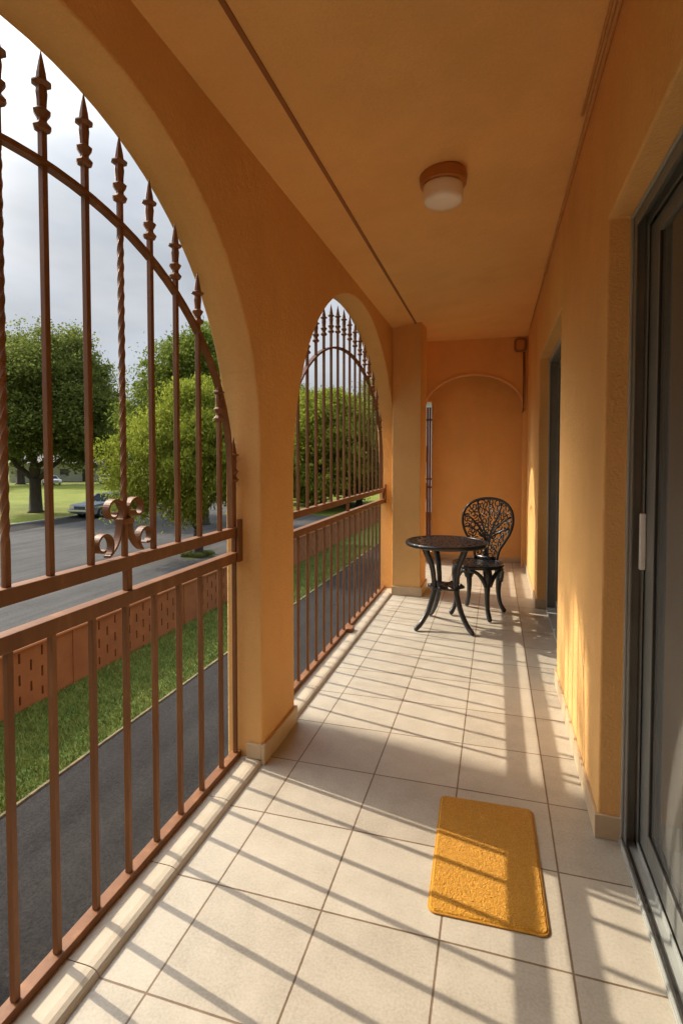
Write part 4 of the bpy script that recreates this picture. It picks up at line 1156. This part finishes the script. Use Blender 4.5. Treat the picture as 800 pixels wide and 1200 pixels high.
# ================================================================== CARS
def make_car(mats, body, label, cat_name='parked_car', group=None):
    """front towards -Y, origin at ground centre, 4.7 m long"""
    t = empty(cat_name, (0, 0, GZ))
    prof = [(-2.34, 0.34), (-2.38, 0.50), (-2.36, 0.74), (-2.22, 0.84), (-0.95, 0.95), (-0.90, 0.96), (1.15, 0.98), (1.55, 0.97), (2.30, 0.88), (2.36, 0.72), (2.36, 0.42), (2.30, 0.30)]
    wh = [(-1.45, 0.33), (1.42, 0.33)]
    low = [(2.30, 0.28)]
    for wy in (1.42, -1.45):
        low.append((wy + 0.40, 0.28))
        for i in range(9):
            a = PI * i / 8; low.append((wy + 0.38 * math.cos(a), 0.30 + 0.38 * math.sin(a)))
        low.append((wy - 0.40, 0.28))
    low.append((-2.30, 0.28))
    ol = prof + low
    n_ = len(ol); v = []; f = []
    for xs, ins in ((-0.86, 0.0), (0.86, 0.0)):
        v += [(xs * (1 - 0.05 * max(0, abs(y) - 1.6)), y, z) for y, z in ol]
    f = [tuple(range(n_)), tuple(range(2 * n_ - 1, n_ - 1, -1))] + [(i, (i + 1) % n_, (i + 1) % n_ + n_, i + n_) for i in range(n_)]
    mk('body', v, f, body, t, bev=0.045, seg=3)
    # cabin: pillars+roof in paint, glass slightly inset
    gb = [(-0.93, 0.945), (-0.22, 1.40), (0.98, 1.42), (1.52, 0.965)]
    def cab(ins, x0, x1, zt):
        v_ = []
        for sgn in (-1, 1):
            for (y, z), xx in zip(gb, (x0, x1, x1, x0)):
                v_.append((sgn * (xx - ins), y + (ins if y < 0 else -ins), z - (ins if z > 1.2 else 0)))
        return v_, [(0, 1, 2, 3), (7, 6, 5, 4), (0, 4, 5, 1), (1, 5, 6, 2), (2, 6, 7, 3)]
    v, f = cab(0.0, 0.80, 0.62, 0); mk('window_glass', v, f, M['glass_dark'] if False else M['grille_glass'], t, bev=0.01)
    MB().add([(s * x, y, z) for s in (-1, 1) for (x, y, z) in ((0.64, -0.26, 1.385), (0.64, 1.02, 1.405), (0.60, 1.0, 1.45), (0.60, -0.22, 1.43))],
             [(0, 1, 2, 3), (7, 6, 5, 4), (0, 4, 5, 1), (3, 2, 6, 7), (1, 5, 6, 2), (0, 3, 7, 4)]).build('roof_panel', body, t, bev=0.015)
    for s in (-1, 1):
        for (a, b_) in (((0.805, -0.95, 0.945), (0.635, -0.24, 1.395)), ((0.805, 0.35, 0.96), (0.635, 0.32, 1.41)), ((0.805, 1.53, 0.965), (0.635, 0.98, 1.41))):
            m_ = MB(); m_.tube([(s * a[0], a[1], a[2]), (s * b_[0], b_[1], b_[2])], 0.035, 6); m_.build('pillar', body, t)
        MB().box(s * 0.92 - 0.06, s * 0.92 + 0.06, -0.62, -0.50, 0.98, 1.09).build('side_mirror', body, t, bev=0.015)
        for wy in (-1.45, 1.42):
            w_ = empty('wheel', (s * 0.76, wy, 0.33)); w_.parent = t
            prt = [(0.19, -0.09), (0.30, -0.10), (0.325, -0.07), (0.325, 0.07), (0.30, 0.10), (0.19, 0.09)]
            m_ = MB(); m_.lathe(prt, (0, 0, 0), 24); o_ = m_.build('tyre', M['rubber'], w_, smooth=False); o_.rotation_euler = (0, PI / 2, 0)
            m_ = MB(); m_.lathe([(0.03, -0.085), (0.19, -0.095), (0.195, 0.0), (0.195, 0.0), (0.19, 0.095), (0.03, 0.085)], (0, 0, 0), 20); o_ = m_.build('rim', M['chrome'], w_); o_.rotation_euler = (0, PI / 2, 0)
        MB().box(s * 0.62 - 0.17, s * 0.62 + 0.17, -2.405, -2.35, 0.60, 0.75).build('headlight', M['lens'], t, bev=0.01)
    MB().box(-0.42, 0.42, -2.41, -2.35, 0.58, 0.76).build('grille', M['grille'], t, bev=0.01)
    MB().box(-0.88, 0.88, -2.47, -2.34, 0.40, 0.54).build('front_bumper', M['chrome'], t, bev=0.03)
    MB().box(-0.88, 0.88, 2.34, 2.46, 0.40, 0.54).build('rear_bumper', M['chrome'], t, bev=0.03)
    for s in (-1, 1):
        MB().box(s * 0.845 if s > 0 else -0.868, 0.868 if s > 0 else s * 0.845, -2.1, 2.1, 0.60, 0.63).build('side_trim', M['chrome'], t)
    return t
M['grille_glass'] = simple('dark_car_glass', (0.03, 0.04, 0.045), (0.05, 0.06, 0.07), 3, 0.08, 0, None, spec=0.8)
car = make_car(None, M['car_silver'], '')
car.scale = (1.1, 1.1, 1.1); car.location = (-26.95, 32.0, GZ); car.rotation_euler = (0, 0, R(-2))
tag(car, 'silver grey sedan parked at the far kerb beside the dark tree', 'car')
wc = make_car(None, M['car_white'], '')
wc.location = (-66, 66, GZ); wc.rotation_euler = (0, 0, R(60))
tag(wc, 'white car parked on the far side of the lawn, furthest left', 'car', 'cars parked beyond the lawn')
for (x, y, rz, lb) in [(-61.5, 72.5, 40, 'white car parked beyond the lawn near the grey building'), (-47, 74, 75, 'white car beyond the lawn between the two nearest trees'), (-51.5, 71, 60, 'white car beyond the lawn to the right of the dark trunk')]:
    c = copy_tree(wc); c.location = (x, y, GZ); c.rotation_euler = (0, 0, R(rz)); c['label'] = lb
gc = make_car(None, M['car_grey'], '')
gc.location = (-41.5, 66, GZ); gc.rotation_euler = (0, 0, R(110))
tag(gc, 'dark grey car beyond the lawn above the silver sedan', 'car', 'cars parked beyond the lawn')

# ================================================================== HOUSES far behind
def house(x, y, rz, w, d, h, mat, label, hip=1.6):
    t = empty('house', (x, y, GZ), rz)
    MB().box(-w / 2, w / 2, -d / 2, d / 2, 0, h).build('wall', mat, t)
    v = [(-w / 2 - .5, -d / 2 - .5, h + 0.003), (w / 2 + .5, -d / 2 - .5, h + 0.003), (w / 2 + .5, d / 2 + .5, h + 0.003), (-w / 2 - .5, d / 2 + .5, h + 0.003), (-w / 2 + d / 2, 0, h + hip), (w / 2 - d / 2, 0, h + hip)]
    mk('roof', v, [(3, 2, 1, 0), (0, 1, 5, 4), (1, 2, 5), (2, 3, 4, 5), (3, 0, 4)], M['roof'], t)
    nwin = int(w // 3)
    for k_ in range(nwin):
        cx = -w / 2 + (k_ + 0.5) * w / nwin
        if k_ == nwin // 2:
            MB().box(cx - 0.5, cx + 0.5, -d / 2 - 0.05, -d / 2 - 0.003, 0.0, 2.1).build('door', M['grille'], t)
            continue
        for z0 in ([1.0] if h < 4.5 else [1.0, 3.8]):
            fo = MB().box(cx - 0.75, cx + 0.75, -d / 2 - 0.07, -d / 2 - 0.003, z0 - 0.08, z0 + 1.3).build('window', M['house_white'], t)
            MB().box(cx - 0.67, cx + 0.67, -d / 2 - 0.09, -d / 2 - 0.072, z0, z0 + 1.22).build('pane', M['grille_glass'], fo)
    return tag(t, label, 'house')
house(-74, 80, R(38), 20, 9, 3.2, M['house_white'], 'low white house beyond the park lawn at left')
house(-52, 84, R(30), 14, 9, 6.2, M['house_grey'], 'taller grey building beyond the park lawn behind the dark tree')
house(-34, 92, R(15), 18, 9, 3.4, M['house_white'], 'low white house beyond the mid green tree')
house(-4.0, 43.5, 0.0, 6.4, 6, 8.6, M['house_white'], 'narrow white two storey house closing the end of the driveway')
